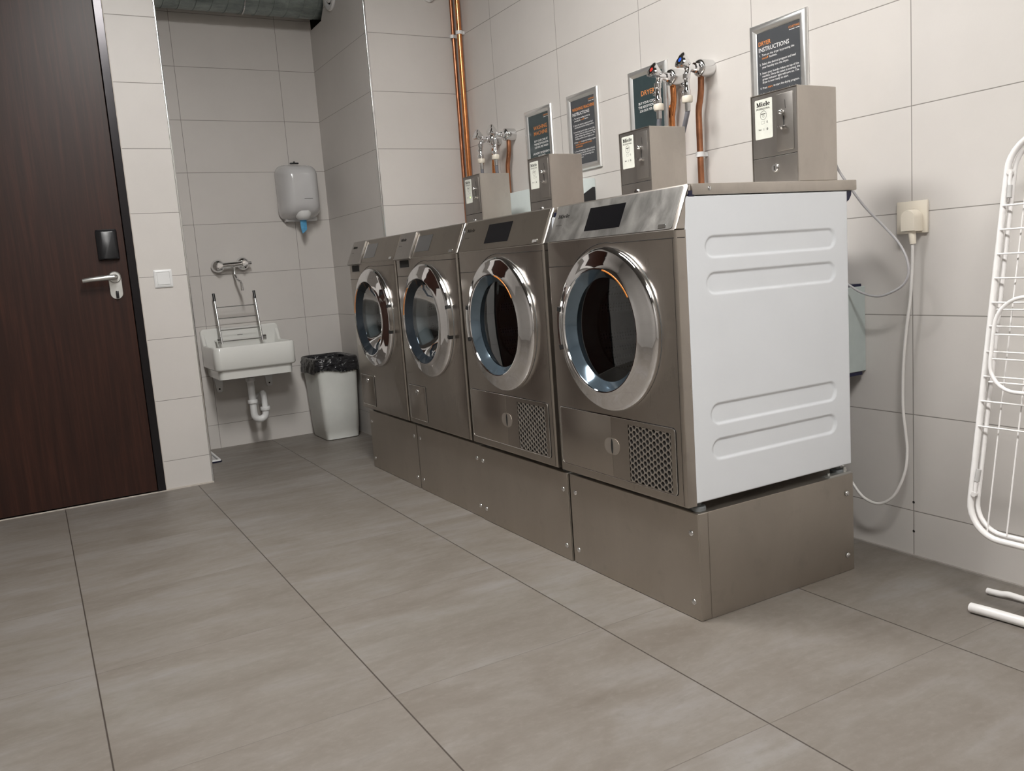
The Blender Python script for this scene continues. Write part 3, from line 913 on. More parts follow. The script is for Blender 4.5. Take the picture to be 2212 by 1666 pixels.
# ------------------------------------------------------------------ signs
def sign(x0, label, board, lines):
    x1, z0, z1 = x0 + .243, 1.377, 1.719
    W, H = x1 - x0, z1 - z0
    t = thing('framed_sign', label, 'sign', (x0, 0, z0), 'framed signs on the machine wall')
    b = B(); box(b, .006, W - .006, -.006, -.0005, .006, H - .006); obj('board', b, board, t)
    fw = .029
    # mitred snap frame with a rounded profile
    prof = [(0, -.0005), (0, -.006), (.003, -.0115), (.009, -.0145), (.018, -.0145), (.026, -.010), (fw, -.0065), (fw, -.0005)]
    b = B(); rings = []
    for ins, y in prof:
        rings.append([(ins, y, ins), (W - ins, y, ins), (W - ins, y, H - ins), (ins, y, H - ins)])
    vv = [[b.verts.new(p) for p in r] for r in rings]
    for A, C in zip(vv, vv[1:] + vv[:1]):
        for i in range(4): b.faces.new((A[i], A[(i + 1) % 4], C[(i + 1) % 4], C[i]))
    bmesh.ops.recalc_face_normals(b, faces=b.faces[:])
    obj('frame', b, M['alu'], t, smooth=28)
    b = text_bm([(s, x - x0, z - z0, size, wd, mi, al, bo) for (s, x, z, size, wd, mi, al, bo) in lines])
    # illegible second line of the mark in the corner
    for xa, xb in ((.170, .193), (.197, .213)):
        f = b.faces.new([b.verts.new(p) for p in ((xa, 0, .2895), (xb, 0, .2895), (xb, 0, .2915), (xa, 0, .2915))]); f.material_index = 0
    b.transform(Matrix.Translation((0, -.0066, 0)))
    obj('lettering', b, [M['ink_white'], M['ink_orange']], t, smooth=0)
    return t
def para(x, items, size=.0098, b=.012):
    out = []
    for n, z, s, mi in items:
        if n: out.append((n, x, z, size, None, mi and 0, 'L', b))
        out.append((s, x + .0095, z, size, None, mi, 'L', b))
    return out
X4 = -.5585
T4 = [('COURTYARD', X4 + .213, 1.6725, .0095, .045, 1, 'R', .01), ('DRYER', -.5215, 1.647, .0195, .054, 1, 'L', .012), ('INSTRUCTIONS', -.5215, 1.627, .0195, .132, 0, 'L', .012)]
def fit(x, z, parts, size=.0098, k=.0049):
    """a line in several colours: parts = (string, colour index)"""
    out = []; cx = x
    for s, mi in parts:
        wd = len(s) * k; out.append((s, cx, z, size, wd * .96, mi, 'L', .012)); cx += wd + k * .8
    return out
x = -.508
T4 += [('1.', -.519, 1.6125, .0095, None, 0, 'L', .01)] + fit(x, 1.6125, [('Turn on the dryer by pressing the', 0)], k=.0044)
T4 += fit(x, 1.6025, [('on/off', 1), ('button.', 0)], k=.0049)
T4 += [('2.', -.519, 1.5835, .0095, None, 0, 'L', .01)] + fit(x, 1.5835, [('Select the desired program and load', 0)], k=.0043) + fit(x, 1.573, [('your laundry into the dryer.', 0)], k=.0043)
T4 += [('3.', -.519, 1.554, .0095, None, 0, 'L', .01)] + fit(x, 1.554, [('Insert your laundry token on top of the', 0)], k=.0042) + fit(x, 1.544, [('machine. Once the token is inserted, the', 0)], k=.0042) + \
      fit(x, 1.534, [('green indicator light will turn on. The', 0)], k=.0042) + fit(x, 1.524, [('dryer is now ready to start.', 0)], k=.0042)
T4 += [('4.', -.519, 1.506, .0095, None, 0, 'L', .01)] + fit(x, 1.506, [('Press', 0), ('start', 1), ('to start the drying program.', 0)], k=.0041)
T4 += [('5.', -.519, 1.4865, .0095, None, 0, 'L', .01)] + fit(x, 1.4865, [('Once the drying program is finished,', 0)], k=.0042)
sign(X4, 'framed dark sign headed DRYER INSTRUCTIONS, behind the nearest coin box', M['board'], T4)
X3 = -1.238
sign(X3, 'framed dark teal sign reading DRYER behind the red and blue taps', M['board_teal'],
     [('COURTYARD', X3 + .213, 1.6725, .0095, .045, 1, 'R', .01), ('DRYER', X3 + .1215, 1.613, .027, .085, 1, 'C', .008),
      ('BUY YOUR COIN AT', X3 + .1215, 1.5805, .0135, .122, 0, 'C', .02), ('THE RECEPTION FOR', X3 + .1215, 1.5655, .0135, .128, 0, 'C', .02),
      ('3.50 EUR PER DRY', X3 + .1215, 1.5505, .0135, .112, 0, 'C', .02)])
X1 = -2.0745
sign(X1, 'framed dark teal sign reading WASHING MACHINE and a coin price, leftmost of the four', M['board_teal'],
     [('COURTYARD', X1 + .213, 1.6725, .0095, .045, 1, 'R', .01), ('WASHING', X1 + .1365, 1.619, .026, .124, 1, 'C', .008), ('MACHINE', X1 + .1365, 1.593, .026, .122, 1, 'C', .008),
      ('BUY YOUR COIN AT', X1 + .136, 1.5615, .0135, .122, 0, 'C', .02), ('THE RECEPTION FOR', X1 + .136, 1.5465, .0135, .130, 0, 'C', .02),
      ('3.50 EUR PER WASH', X1 + .136, 1.5315, .0135, .124, 0, 'C', .02), ('LAUNDRY DETERGENT IS', X1 + .136, 1.503, .0135, .16, 0, 'C', .02), ('INCLUDED', X1 + .136, 1.488, .0135, None, 0, 'C', .02)])
X2 = -1.698
T2 = [('COURTYARD', X2 + .213, 1.6725, .0095, .045, 1, 'R', .01), ('WASHING MACHINE', -1.657, 1.6425, .0195, .171, 1, 'L', .014), ('INSTRUCTIONS', -1.657, 1.6215, .0195, .132, 0, 'L', .014)]
def nl(n, z): return [(n, -1.655, z, .0095, None, 0, 'L', .01)]
x = -1.645
T2 += nl('1.', 1.6065) + fit(x, 1.6065, [('Turn on the washing machine by', 0)], k=.0043) + fit(x, 1.5965, [('pressing the', 0), ('on/off', 1), ('button.', 0)], k=.0042)
T2 += nl('2.', 1.577) + fit(x, 1.577, [('Select the desired program and load', 0)], k=.0042) + fit(x, 1.567, [('your laundry into the washing machine.', 0)], k=.0041)
T2 += nl('3.', 1.5475) + fit(x, 1.5475, [('Insert your laundry token on top of the', 0)], k=.0041) + fit(x, 1.5375, [('machine. Once the token is inserted, the', 0)], k=.0041) + \
      fit(x, 1.5275, [('green indicator light will turn on. The', 0)], k=.0041) + fit(x, 1.5175, [('washing machine is now ready to start.', 0)], k=.0041)
T2 += nl('4.', 1.5025) + fit(x, 1.5025, [('Press', 0), ('start', 1), ('to start the washing program.', 0)], k=.0040) + fit(x, 1.4925, [('Laundry detergent will be added', 1)], k=.0043) + fit(x, 1.4825, [('automatically.', 1)], k=.0042)
T2 += nl('5.', 1.4635) + fit(x, 1.4635, [('Once the washing program is finished,', 0)], k=.0042) + fit(x, 1.4535, [('remove your laundry and turn off the', 0)], k=.0042) + fit(x, 1.4435, [('machine by pressing the', 0)], k=.0062) + fit(x, 1.4335, [('on/off', 1), ('button.', 0)], k=.0044)
sign(X2, 'framed dark sign headed WASHING MACHINE INSTRUCTIONS', M['board'], T2)

# ------------------------------------------------------------------ taps, hoses, copper
def tap(x, z, cap, label):
    t = thing('water_tap', label, 'tap', (x, 0, z), 'machine taps on the wall')
    b = B(); lathe(b, [(0, -.001), (.031, -.001), (.031, -.050), (.029, -.056), (.024, -.060), (0, -.062)], (0, 0, 0), 'y', 32)
    obj('wall_housing', b, M['chrome_soft'], t)
    b = B(); tube(b, [(0, -.058, 0), (0, -.078, 0)], .018, 8); tube(b, [(0, -.07, 0), (0, -.112, -.002)], .0125, 16)
    tube(b, [(0, -.095, 0), (0, -.108, -.014), (0, -.112, -.03)], .0115, 16); obj('tap_body', b, M['chrome'], t)
    # three-lobed handle, wide end towards the room
    b = B(); S = []
    for dy, r, lob in ((0, .011, 0), (-.008, .015, .1), (-.032, .026, .36), (-.040, .0265, .36), (-.044, .021, .3)):
        S.append([(r * (1 + lob * (math.cos(3 * a) - .3) * .6) * math.cos(a), dy, r * (1 + lob * (math.cos(3 * a) - .3) * .6) * math.sin(a)) for a in [2 * PI * i / 36 for i in range(36)]])
    loft(b, S); b.transform(Matrix.Translation((-.002, -.100, .008)) @ Matrix.Rotation(math.radians(-22), 4, 'X') @ Matrix.Rotation(math.radians(30), 4, 'Y'))
    hd = obj('tap_handle', b, M['chrome_soft'], t, smooth=40)
    if cap:
        b = B(); dome(b, (0, -.0435, 0), .0085, .002, '-y'); b.transform(Matrix.Translation((-.002, -.100, .008)) @ Matrix.Rotation(math.radians(-22), 4, 'X'))
        obj('colour_cap', b, M[cap], hd)
    y = -.115
    b = B(); lathe(b, [(0, -.024), (.0135, -.024), (.0135, -.040), (.0105, -.044), (.010, -.075), (.0125, -.079), (.0125, -.098), (.0095, -.104), (0, -.104)], (0, y, 0), 'z', 18)
    for zz in (-.058, -.086): tube(b, [(0, y, zz), (-.014, y, zz), (-.0145, y, zz), (-.021, y, zz + .001)], [.006, .006, .0095, .0095], 12)
    obj('aerating_valve', b, M['chrome'], t)
    b = B(); lathe(b, [(0, -.100), (.018, -.100), (.0195, -.103), (.0195, -.119), (.017, -.123), (0, -.123)], (0, y, 0), 'z', 24); obj('coupling_nut', b, M['cream'], t)
    return t
def hose(x, z, drift, label):
    t = thing('supply_hose', label, 'hose', (x, -.115, z - .1235), 'supply hoses below the taps')
    b = B(); lathe(b, [(0, 0), (.0105, 0), (.0100, -.030), (0, -.030)], (0, 0, 0), 'z', 16); obj('ferrule', b, M['chrome_soft'], t)
    b = B(); tube(b, [(0, 0, -.028), (drift * .07, 0, -.05), (drift * .25, .005, -.09), (drift * .6, .01, -.17), (drift, .01, -.30), (drift * 1.1, .0, -.52)], .0088, 12, smooth=True); obj('hose_tube', b, M['hose'], t)
for x, z, cap, lb, dr in ((-.924, 1.634, 'red_cap', 'with a red cap, in front of the dryer sign', -.05), (-.765, 1.632, 'blue_cap', 'with a blue cap, right of the dryer sign', -.13),
                          (-2.36, 1.636, None, 'leftmost, nearest the corner copper pipes', 0), (-2.205, 1.634, None, 'second from the left, beside the washing machine sign', 0)):
    tap(x, z, cap, 'chrome wall tap ' + lb)
    hose(x, z, dr, 'grey hose below the tap ' + lb)
def pipe(pts, r, mat, label, clips=()):
    t = thing('copper_pipe', label, 'pipe', (pts[-1][0], pts[-1][1], pts[-1][2]), 'copper pipes')
    o = Vector(pts[-1]); b = B(); tube(b, [Vector(p) - o for p in pts], r, 14, smooth=len(pts) > 2); obj('pipe_run', b, mat, t)
    for z in clips:
        cx = pts[-1][0] - o.x; q = min(pts, key=lambda p: abs(p[2] - z))
        cx = q[0] - o.x if len(pts) > 2 else (pts[0][0] + (pts[1][0] - pts[0][0]) * (z - pts[0][2]) / (pts[1][2] - pts[0][2])) - o.x
        b = B(); lathe(b, [(r * .98, -.009), (r + .0045, -.009), (r + .0045, .009), (r * .98, .009)], (cx, 0, z - o.z), 'z', 18)
        box(b, cx - .008, cx + .008, r * .6, -o.y - .0005, z - o.z - .008, z - o.z + .008, .001, 1); obj('pipe_clip', b, M['plastic_w'], t)
yc = -.032
pipe([(-.780, yc, 1.61), (-.783, yc, 1.56), (-.790, yc, 1.525), (-.799, yc, 1.49), (-.800, yc, 1.40), (-.800, yc, 1.20), (-.8, yc, .002)], .0115, M['copper_old'], 'copper pipe below the blue capped tap, dull brown', (1.332,))
pipe([(-.936, yc, 1.61), (-.934, yc, 1.56), (-.940, yc, 1.53), (-.948, yc, 1.49), (-.949, yc, 1.40), (-.949, yc, .002)], .0115, M['copper'], 'copper pipe below the red capped tap')
pipe([(-2.207, yc, 1.61), (-2.210, yc, 1.56), (-2.222, yc, 1.52), (-2.234, yc, 1.48), (-2.236, yc, 1.4), (-2.236, yc, 1.3335)], .0115, M['copper_old'], 'copper pipe below the second tap from the left')
pipe([(-2.366, yc, 1.61), (-2.370, yc, 1.55), (-2.378, yc, 1.50), (-2.382, yc, 1.4), (-2.382, yc, 1.3335)], .0115, M['copper'], 'copper pipe below the leftmost tap')
pipe([(-2.728, -.032, ZC - .001), (-2.737, -.040, .01)], .0105, M['copper_old'], 'thin dark copper pipe standing in the wall corner', (2.245,))
pipe([(-2.655, -.030, ZC - .001), (-2.694, -.030, .01)], .0145, M['copper'], 'bright copper pipe standing beside the wall corner', (2.25,))
t = None
# pale boxes on the wall behind the machines
t = thing('control_box', 'long pale box on the wall behind the coin boxes, black cover on its end', 'control box', (-2.40, 0, .95))
b = B(); box(b, 0, .883, -.104, -.0004, 0, .383, .004, 2); obj('casing', b, M['boxwhite'], t)
b = B(); prism(b, [(-.078, .1), (-.006, .1), (-.006, .345), (-.018, .345), (-.078, .310)], 'x', .883, .8855); obj('end_cover', b, M['black'], t, label='black end cover')
t = thing('junction_box', 'grey green metal box on the wall behind the white sided dryer', 'junction box', (-.45, 0, .562))
b = B(); box(b, 0, .333, -.112, -.0004, .006, .272, .002, 1); obj('casing', b, M['boxgrey'], t)
for z0, z1 in ((-.006, .006), (.272, .280)):
    b = B(); box(b, .01, .329, -.10, -.014, z0, z1); obj('end_strip', b, M['blue_dark'], t)

# socket, plug, cables
t = thing('wall_socket', 'square cream wall socket right of the machines', 'socket', (.051, 0, 1.031))
b = B(); box(b, -.049, .049, -.010, -.0005, -.047, .046, .0025, 2); obj('cover_plate', b, M['cream'], t)
b = B(); lathe(b, [(.0225, -.0102), (.0225, -.0115), (.0215, -.0115), (.0215, -.0095), (0, -.0095)], (.006, 0, .002), 'y', 32); obj('socket_ring', b, M['cream'], t)
t = thing('power_cable', 'white power cable hanging in a loop, plugged into the cream socket', 'cable', (.07, -.0125, 1.02))
b = B(); pr = [(-.023, -.030)] + [(.0 + .023 * math.cos(a), .012 + .021 * math.sin(a)) for a in [PI - PI * i / 10 for i in range(11)]][0:11] + [(.023, -.030)]
S = []
for y, k in ((0, .92), (-.006, 1.0), (-.034, .98), (-.040, .92)): S.append([(p[0] * k, y, p[1] * k) for p in pr])
loft(b, S); b.transform(Matrix.Translation((-.004, .002, 0)))
obj('plug', b, M['cream'], t)
b = B(); tube(b, [(-.001, -.022, -.025), (.001, -.022, -.045), (.003, -.022, -.066)], [.0105, .0100, .0085], 16); obj('strain_relief', b, M['cream'], t)
o = Vector((.07, -.0125, 1.02))
cp = [(.0725, -.036, .957), (.0715, -.036, .90), (.066, -.038, .80), (.054, -.04, .71), (.043, -.04, .60), (.040, -.04, .48), (.048, -.04, .40), (.055, -.042, .34),
      (.055, -.055, .275), (.030, -.07, .205), (-.012, -.08, .172), (-.06, -.085, .178), (-.098, -.085, .208), (-.14, -.09, .27), (-.2, -.11, .36)]
b = B(); tube(b, [Vector(p) - o for p in cp], .0046, 12, smooth=True); obj('cable_run', b, M['cable_w'], t)
sp = [(-.06, -.24, 1.26), (-.095, -.17, 1.235), (-.127, -.1, 1.188), (-.081, -.1, 1.126), (-.037, -.1, 1.072), (.024, -.1, 1.013), (.072, -.1, .963), (.098, -.1, .918), (.105, -.1, .874), (.088, -.1, .842), (.048, -.1, .82), (.002, -.1, .809), (-.054, -.1, .821), (-.10, -.11, .850), (-.16, -.16, .90)]
b = B(); tube(b, sp, .0036, 12, smooth=True)
tag(obj('signal_cable', b, M['cable_g']), 'thin grey cable looping from the nearest coin box to behind the dryer', 'cable')

# ------------------------------------------------------------------ alcove: duct, vent
b = B()
cx, cz, R = -3.505, 2.637, .122
lathe(b, [(R, -1.035), (R, .12)], (cx, YA, cz), 'y', 64)
tube(b, [(cx + (R + .0012) * math.cos(a), YA - 1.03 + 1.1 * a / (2 * PI * 13), cz + (R + .0012) * math.sin(a)) for a in [2 * PI * 13 * i / 520 for i in range(521)]], .0028, 6)
dct = thing('ventilation_duct', 'round spiral seamed metal duct running high above the sink', 'duct', (0, 0, 0))
obj('duct_pipe', b, M['duct'], dct)
b = B(); lathe(b, [(R + .001, -.45), (R + .006, -.448), (R + .006, -.442), (R + .001, -.44)], (cx, YA, cz), 'y', 64); obj('coupling_band', b, M['chrome_soft'], dct)
t = thing('round_vent', 'round white vent high on the alcove side wall beside the duct', 'vent', (-3.245, YA, 2.585))
b = B(); lathe(b, [(.095, -.0005), (.095, -.006), (.088, -.013), (.070, -.014), (.062, -.008), (.060, -.0005)], (0, 0, 0), 'y', 48); obj('vent_ring', b, M['plastic_w'], t)
b = B(); lathe(b, [(.060, -.001), (.060, -.004), (0, -.004)], (0, 0, 0), 'y', 40); obj('vent_gap', b, M['black_matt'], t)
b = B(); lathe(b, [(0, -.02), (.045, -.018), (.052, -.012), (.052, -.004), (0, -.004)], (0, 0, 0), 'y', 40); obj('vent_disc', b, M['plastic_w'], t)
t = thing('smoke_detector', 'round white dome high on the wall left of the copper pipes', 'detector', (XC, -.158, 2.465))
b = B(); lathe(b, [(.042, .0005), (.042, .012), (.036, .020), (0, .024)], (0, 0, 0), 'x', 36); obj('detector_cover', b, M['plastic_w'], t)

# ------------------------------------------------------------------ sink
SX = XS
t = thing('utility_sink', 'white ceramic utility sink fixed to the alcove wall', 'sink', (XS, -1.17, 0))
def up(x, yc_, hw, z, r, n=5, back=0):
    """half outline standing on the wall: rounded front corners"""
    pts = [(back, -hw)]
    for cx_, cy_, a0 in ((x - r, -hw + r, -90), (x - r, hw - r, 0)):
        for i in range(n + 1):
            a = math.radians(a0 + 90 * i / n); pts.append((cx_ + r * math.cos(a), cy_ + r * math.sin(a)))
    pts.append((back, hw)); return [(p[0], p[1], z) for p in pts]
b = B()
hw, fx = .231, .383
def rimz(x, z):        # sides rise towards the wall in a swoop
    k = min(max((.075 - x) / .060, 0), 1); return z + .080 * k * k * (3 - 2 * k)
def addside(x, hw_, z, r):
    o = []
    base = up(x, 0, hw_, z, r, 5, .001)
    # insert points along the sides for the swoop
    L = [(.001 + (x - r - .001) * i / 10, -hw_, z) for i in range(10)]
    Rr = [(x - r - (x - r - .001) * i / 10, hw_, z) for i in range(1, 11)]
    return L + base[1:-1] + Rr
S = []
S.append(addside(fx - .035, hw - .03, .445, .03)); S.append(addside(fx - .022, hw - .022, .449, .03)); S.append(addside(fx - .020, hw - .020, .497, .03))
S.append(addside(fx - .004, hw - .004, .503, .035)); S.append(addside(fx, hw, .511, .035))
S.append(addside(fx, hw, .627, .035)); S.append([(p[0], p[1], p[2]) for p in addside(fx - .004, hw - .004, .634, .034)])
S.append(addside(fx - .016, hw - .016, .634, .03)); S.append(addside(fx - .021, hw - .021, .627, .03)); S.append(addside(fx - .05, hw - .045, .50, .03)); S.append(addside(fx - .12, hw - .12, .475, .03))
for k in (5, 6, 7, 8): S[k] = [(p[0], p[1], rimz(p[0], p[2])) for p in S[k]]
loft(b, S)
sk = obj('basin', b, M['ceramic'], t, smooth=60)
b = B(); prism(b, [(p[0], p[1]) for p in rrect(-.231, .231, .50, .729, .022, 5)], 'x', .0008, .024, .006, 3)
bs_ = obj('backsplash', b, M['ceramic'], t)
b = B()
prism(b, [(-.018, .677), (.014, .677), (.014, .6795), (-.018, .6795)], 'x', .0240, .0245); obj('maker_mark', b, M['ink_grey'], bs_)
for s in (-1, 1):
    yy = -.185 if s < 0 else .115
    b = B(); prism(b, [(yy, .445), (yy + .055, .445), (yy + .046, .350), (yy + .040, .343), (yy + .018, .343), (yy + .012, .350)], 'x', .001, .012)
    br = obj('wall_bracket', b, M['plastic_w'], t)
    b = B(); lathe(b, [(.0055, 0), (0, .0008)], (.012, yy + .029, .362), 'x', 12); obj('bracket_hole', b, M['dark_gap'], br)
b = B(); lathe(b, [(0, .446), (.034, .446), (.034, .436), (.022, .428), (0, .428)], (.19, -.005, 0), 'z', 24); obj('drain_outlet', b, M['black_matt'], t, label='black drain outlet')
t = thing('drain_trap', 'white plastic drain trap under the sink', 'drain trap', (XS, -1.17, 0))
D = .185
b = B()
tube(b, [(D, -.007, .4275), (D, -.007, .27)], .0205, 18); lathe(b, [(.0205, .4275), (.0275, .4275), (.0275, .408), (.0205, .400)], (D, -.007, 0), 'z', 20)
obj('inlet_pipe', b, M['plastic_w'], t)
b = B(); arc = [(D, -.007, .285), (D, -.007, .21)] + [(D, .0275 - .0345 * math.cos(a), .205 - .034 * math.sin(a)) for a in [PI * i / 10 for i in range(1, 10)]] + [(D, .062, .21), (D, .062, .235)]
tube(b, arc, .0205, 18); obj('u_bend', b, M['plastic_w'], t)
b = B(); tube(b, [(D, .062, .232), (D, .062, .295), (D - .006, .062, .312), (D - .02, .062, .322), (D - .045, .064, .318), (D - .07, .066, .30), (.03, .07, .272), (.002, .07, .27)], .0175, 18)
obj('outlet_elbow', b, M['plastic_w'], t)
for q in ((-.007, .283), (.062, .232)):
    b = B(); lathe(b, [(.018, -.011), (.0275, -.011), (.0285, -.008), (.0285, .008), (.0265, .011), (.018, .011)], (D, q[0], q[1]), 'z', 24); obj('union_nut', b, M['plastic_w'], t)
b = B(); lathe(b, [(.0, .0005), (.036, .0005), (.036, .004), (.022, .012), (0, .012)], (0, .07, .27), 'x', 28); obj('wall_rosette', b, M['plastic_w'], t)
# grating
t = thing('sink_grating', 'chromed grating with black tips folded up on the sink', 'grating', (XS, -1.17, 0))
def P(z): return .143 - (z - .645) * .29
for y in (-.135, .101):
    b = B(); tube(b, [(P(.640), y, .640), (P(.905), y, .905)], .0068, 14); obj('rail', b, M['chrome_soft'], t)
    b = B(); tube(b, [(P(.890), y, .890), (P(.936), y, .936)], .0082, 14); obj('end_cap', b, M['black'], t, label='black plastic tip')
    b = B(); tube(b, [(.125, y - (.022 if y < 0 else -.006), .655), (.125, y - (.002 if y < 0 else -.026), .655)], .017, 20)
    tube(b, [(.125, y - (.014 if y < 0 else -.014), .655), (.02, y - (.014 if y < 0 else -.014), .655)], .006, 10); obj('hinge', b, M['chrome_soft'], t)
for z in (.653, .718, .787, .853):
    b = B(); tube(b, [(P(z), -.135, z), (P(z), .101, z)], .0038, 10); obj('rung', b, M['chrome_soft'], t)
# mixer
t = thing('wall_faucet', 'chrome two handled wall faucet above the sink', 'faucet', (XS, -1.17, 1.098))
for y, z in ((-.083, -.002), (.062, .005)):
    b = B(); lathe(b, [(0, .001), (.033, .001), (.0385, .012), (.0400, .024), (.0375, .038), (.030, .050), (.018, .057), (0, .059)], (0, y, z), 'x', 36)
    hs = obj('wall_escutcheon', b, M['chrome'], t)
    b = B(); S = []
    for dx, r, lob in ((.055, .010, 0), (.060, .014, .2), (.082, .019, .3), (.088, .015, .3)):
        S.append([(dx, y + r * (1 + lob * math.cos(3 * a) * .5) * math.cos(a), z + r * (1 + lob * math.cos(3 * a) * .5) * math.sin(a)) for a in [2 * PI * i / 30 for i in range(30)]])
    loft(b, S); obj('faucet_handle', b, M['chrome'], t, smooth=40)
b = B(); tube(b, [(.062, -.083, -.002), (.062, .062, .004)], .0165, 20); tube(b, [(.062, .062, .004), (.062, .105, .005)], [.012, .010], 14); obj('mixer_bar', b, M['chrome'], t)
b = B(); tube(b, [(.062, .0, -.01), (.064, .0, -.035), (.068, .0, -.06), (.085, .004, -.085), (.115, .010, -.098), (.140, .014, -.103), (.152, .015, -.115), (.153, .015, -.135), (.152, .015, -.155)], [.0095, .0075, .0072, .0072, .0072, .0072, .0076, .0085, .0095], 14, smooth=False); obj('spout', b, M['chrome'], t)

# dispenser and paper
t = thing('towel_dispenser', 'white plastic paper towel dispenser on the alcove wall', 'dispenser', (XS, -.735, 1.34))
b = B(); S = []
for d, hw_, z0, z1, r in ((.001, .116, .010, .335, .05), (.02, .121, .006, .340, .055), (.05, .122, .010, .338, .055), (.10, .117, .018, .331, .055), (.145, .104, .032, .320, .05), (.172, .088, .055, .305, .045), (.185, .072, .080, .290, .04), (.190, .055, .10, .270, .03)):
    S.append([(d, y, z) for y, z in rrect(-hw_, hw_, z0, z1, r, 7)])
loft(b, S); cv = obj('cover', b, M['plastic_disp'], t, smooth=60)
b = B(); prism(b, rrect(-.088, .108, -.001, .022, .006, 4), 'x', .001, .055, .003, 2); obj('back_plate', b, M['plastic_w'], t)
b = B(); lathe(b, [(.052, .048), (.0515, .034), (.046, .014), (.032, -.001), (.014, -.006), (0, -.006)], (.124, .0, .006), 'z', 32); obj('outlet_cone', b, M['plastic_w'], t)
b = B(); box(b, .085, .105, -.040, .012, .338, .347, .003, 2); box(b, .09, .1, -.019, -.009, .345, .354, .001, 1); obj('lock_latch', b, M['black'], t, label='black latch on top')
b = B(); prism(b, [(.0, .122), (.052, .122), (.052, .1245), (.0, .1245)], 'x', .1865, .1915); obj('maker_mark', b, M['ink_grey'], cv)
b = B(); S = []
for z, w_, a, o_ in ((.006, .020, .0, 0), (-.02, .019, .0, 0), (-.05, .018, .002, .0), (-.075, .012, .006, .0)):
    S.append([(.118 + .006 * math.sin(2.5 * k) * (1 if k % 2 else -1) * .6 + dd_, -w_ + (2 * w_) * k / 7 + o_, z + (.018 * k / 7 if z < -.06 else 0)) for dd_ in (0,) for k in range(8)] +
             [(.112 + .006 * math.sin(2.5 * k) * .5, -w_ + (2 * w_) * k / 7 + o_, z + (.018 * k / 7 if z < -.06 else 0)) for k in range(7, -1, -1)])
loft(b, S); pp = obj('paper_towel', b, M['blue'], loc=(XS, -.735, 1.335))
tag(pp, 'blue paper towel end hanging from the dispenser', 'paper towel')

# waste bin and liner
bx, by = -3.47, -.695
t = thing('waste_bin', 'tall white plastic waste bin beside the sink', 'bin', (bx, by, 0))
b = B(); S = []
def sec(hx, hy, z, r): return [(x, y, z) for x, y in rrect(-hx, hx, -hy, hy, r, 6)]
for z, hx, hy, r in ((.001, .142, .099, .03), (.006, .150, .104, .034), (.06, .153, .108, .036), (.062, .1545, .1095, .036), (.25, .163, .117, .038), (.495, .174, .127, .04)): S.append(sec(hx, hy, z, r))
for z, hx, hy, r in ((.497, .171, .124, .04), (.25, .16, .114, .036), (.02, .14, .095, .03)): S.append(sec(hx, hy, z, r))
loft(b, S); obj('bin_body', b, M['bin'], t, smooth=50)
b = B(); S = []
n = 96
def resamp(P, n):
    L = [0]
    for i in range(len(P)): L.append(L[-1] + math.dist(P[i], P[(i + 1) % len(P)]))
    out = []; j = 0
    for k in range(n):
        t = L[-1] * k / n
        while L[j + 1] < t: j += 1
        f = (t - L[j]) / max(L[j + 1] - L[j], 1e-9); a, c = P[j], P[(j + 1) % len(P)]
        out.append((a[0] + (c[0] - a[0]) * f, a[1] + (c[1] - a[1]) * f))
    return out
def lsec(hx, hy, z, amp, ph, zz=0, f=23, seed=0):
    base = resamp(rrect(-hx, hx, -hy, hy, .042, 8), 200)
    out = []
    rnd = random.Random(seed)
    for i, (x, y) in enumerate(base):
        a = 2 * PI * i / len(base); k = 1 + amp * (math.sin(f * a + ph) * .5 + math.sin(f * 1.7 * a + ph * 2.1) * .5 + rnd.uniform(-.25, .25))
        out.append((x * k, y * k, z + zz * (math.sin(2 * a + .6) * .5 + math.sin(5 * a + ph) * .35 + rnd.uniform(-.2, .2))))
    return out
rows = [(.179, .132, .415, .016, .0, .022, 9, 1), (.186, .139, .422, .020, .5, .020, 11, 2), (.185, .138, .440, .022, 1.2, .012, 13, 3), (.183, .136, .456, .014, 2.0, .008, 17, 4), (.184, .137, .470, .018, 2.2, .006, 9, 5),
        (.181, .134, .484, .010, 2.6, .004, 14, 6), (.180, .133, .498, .006, 3., .002, 9, 7),
        (.172, .126, .505, .004, 3., .001, 9, 8), (.160, .114, .495, .01, 1., .003, 13, 9), (.150, .104, .43, .03, 2., .004, 11, 10), (.135, .09, .25, .05, 1., .0, 7, 11), (.10, .07, .08, .05, 1., 0, 7, 12)]
for r in rows: S.append(lsec(*r))
loft(b, S, cap=False)
ln = obj('bin_liner', b, M['bag'], loc=(bx, by, 0), smooth=30)
tag(ln, 'crumpled black bin bag folded over the white bin rim', 'bin bag')

# low tray on the floor
t = thing('floor_tray', 'low blue and white tray on the floor at the alcove edge', 'tray', (-3.40, -1.50, 0))
b = B(); S = []
for z, hx, hy in ((.001, .155, .063), (.004, .157, .066), (.008, .157, .066)): S.append(sec(hx, hy, z, .012))
loft(b, S); obj('tray_base', b, M['blue_dark'], t)
b = B(); S = []
for z, ins in ((.0085, .004), (.016, .006), (.016, .016), (.0085, .018)): S.append(sec(.157 - ins, .066 - ins, z, .010))
loft(b, S, cap=False); obj('tray_rim', b, M['plastic_w'], t, label='white raised rim')
b = B(); S = [sec(.135, .045, .0085, .01), sec(.135, .045, .0095, .01)]; loft(b, S); obj('tray_mat', b, M['rack_grey'], t)

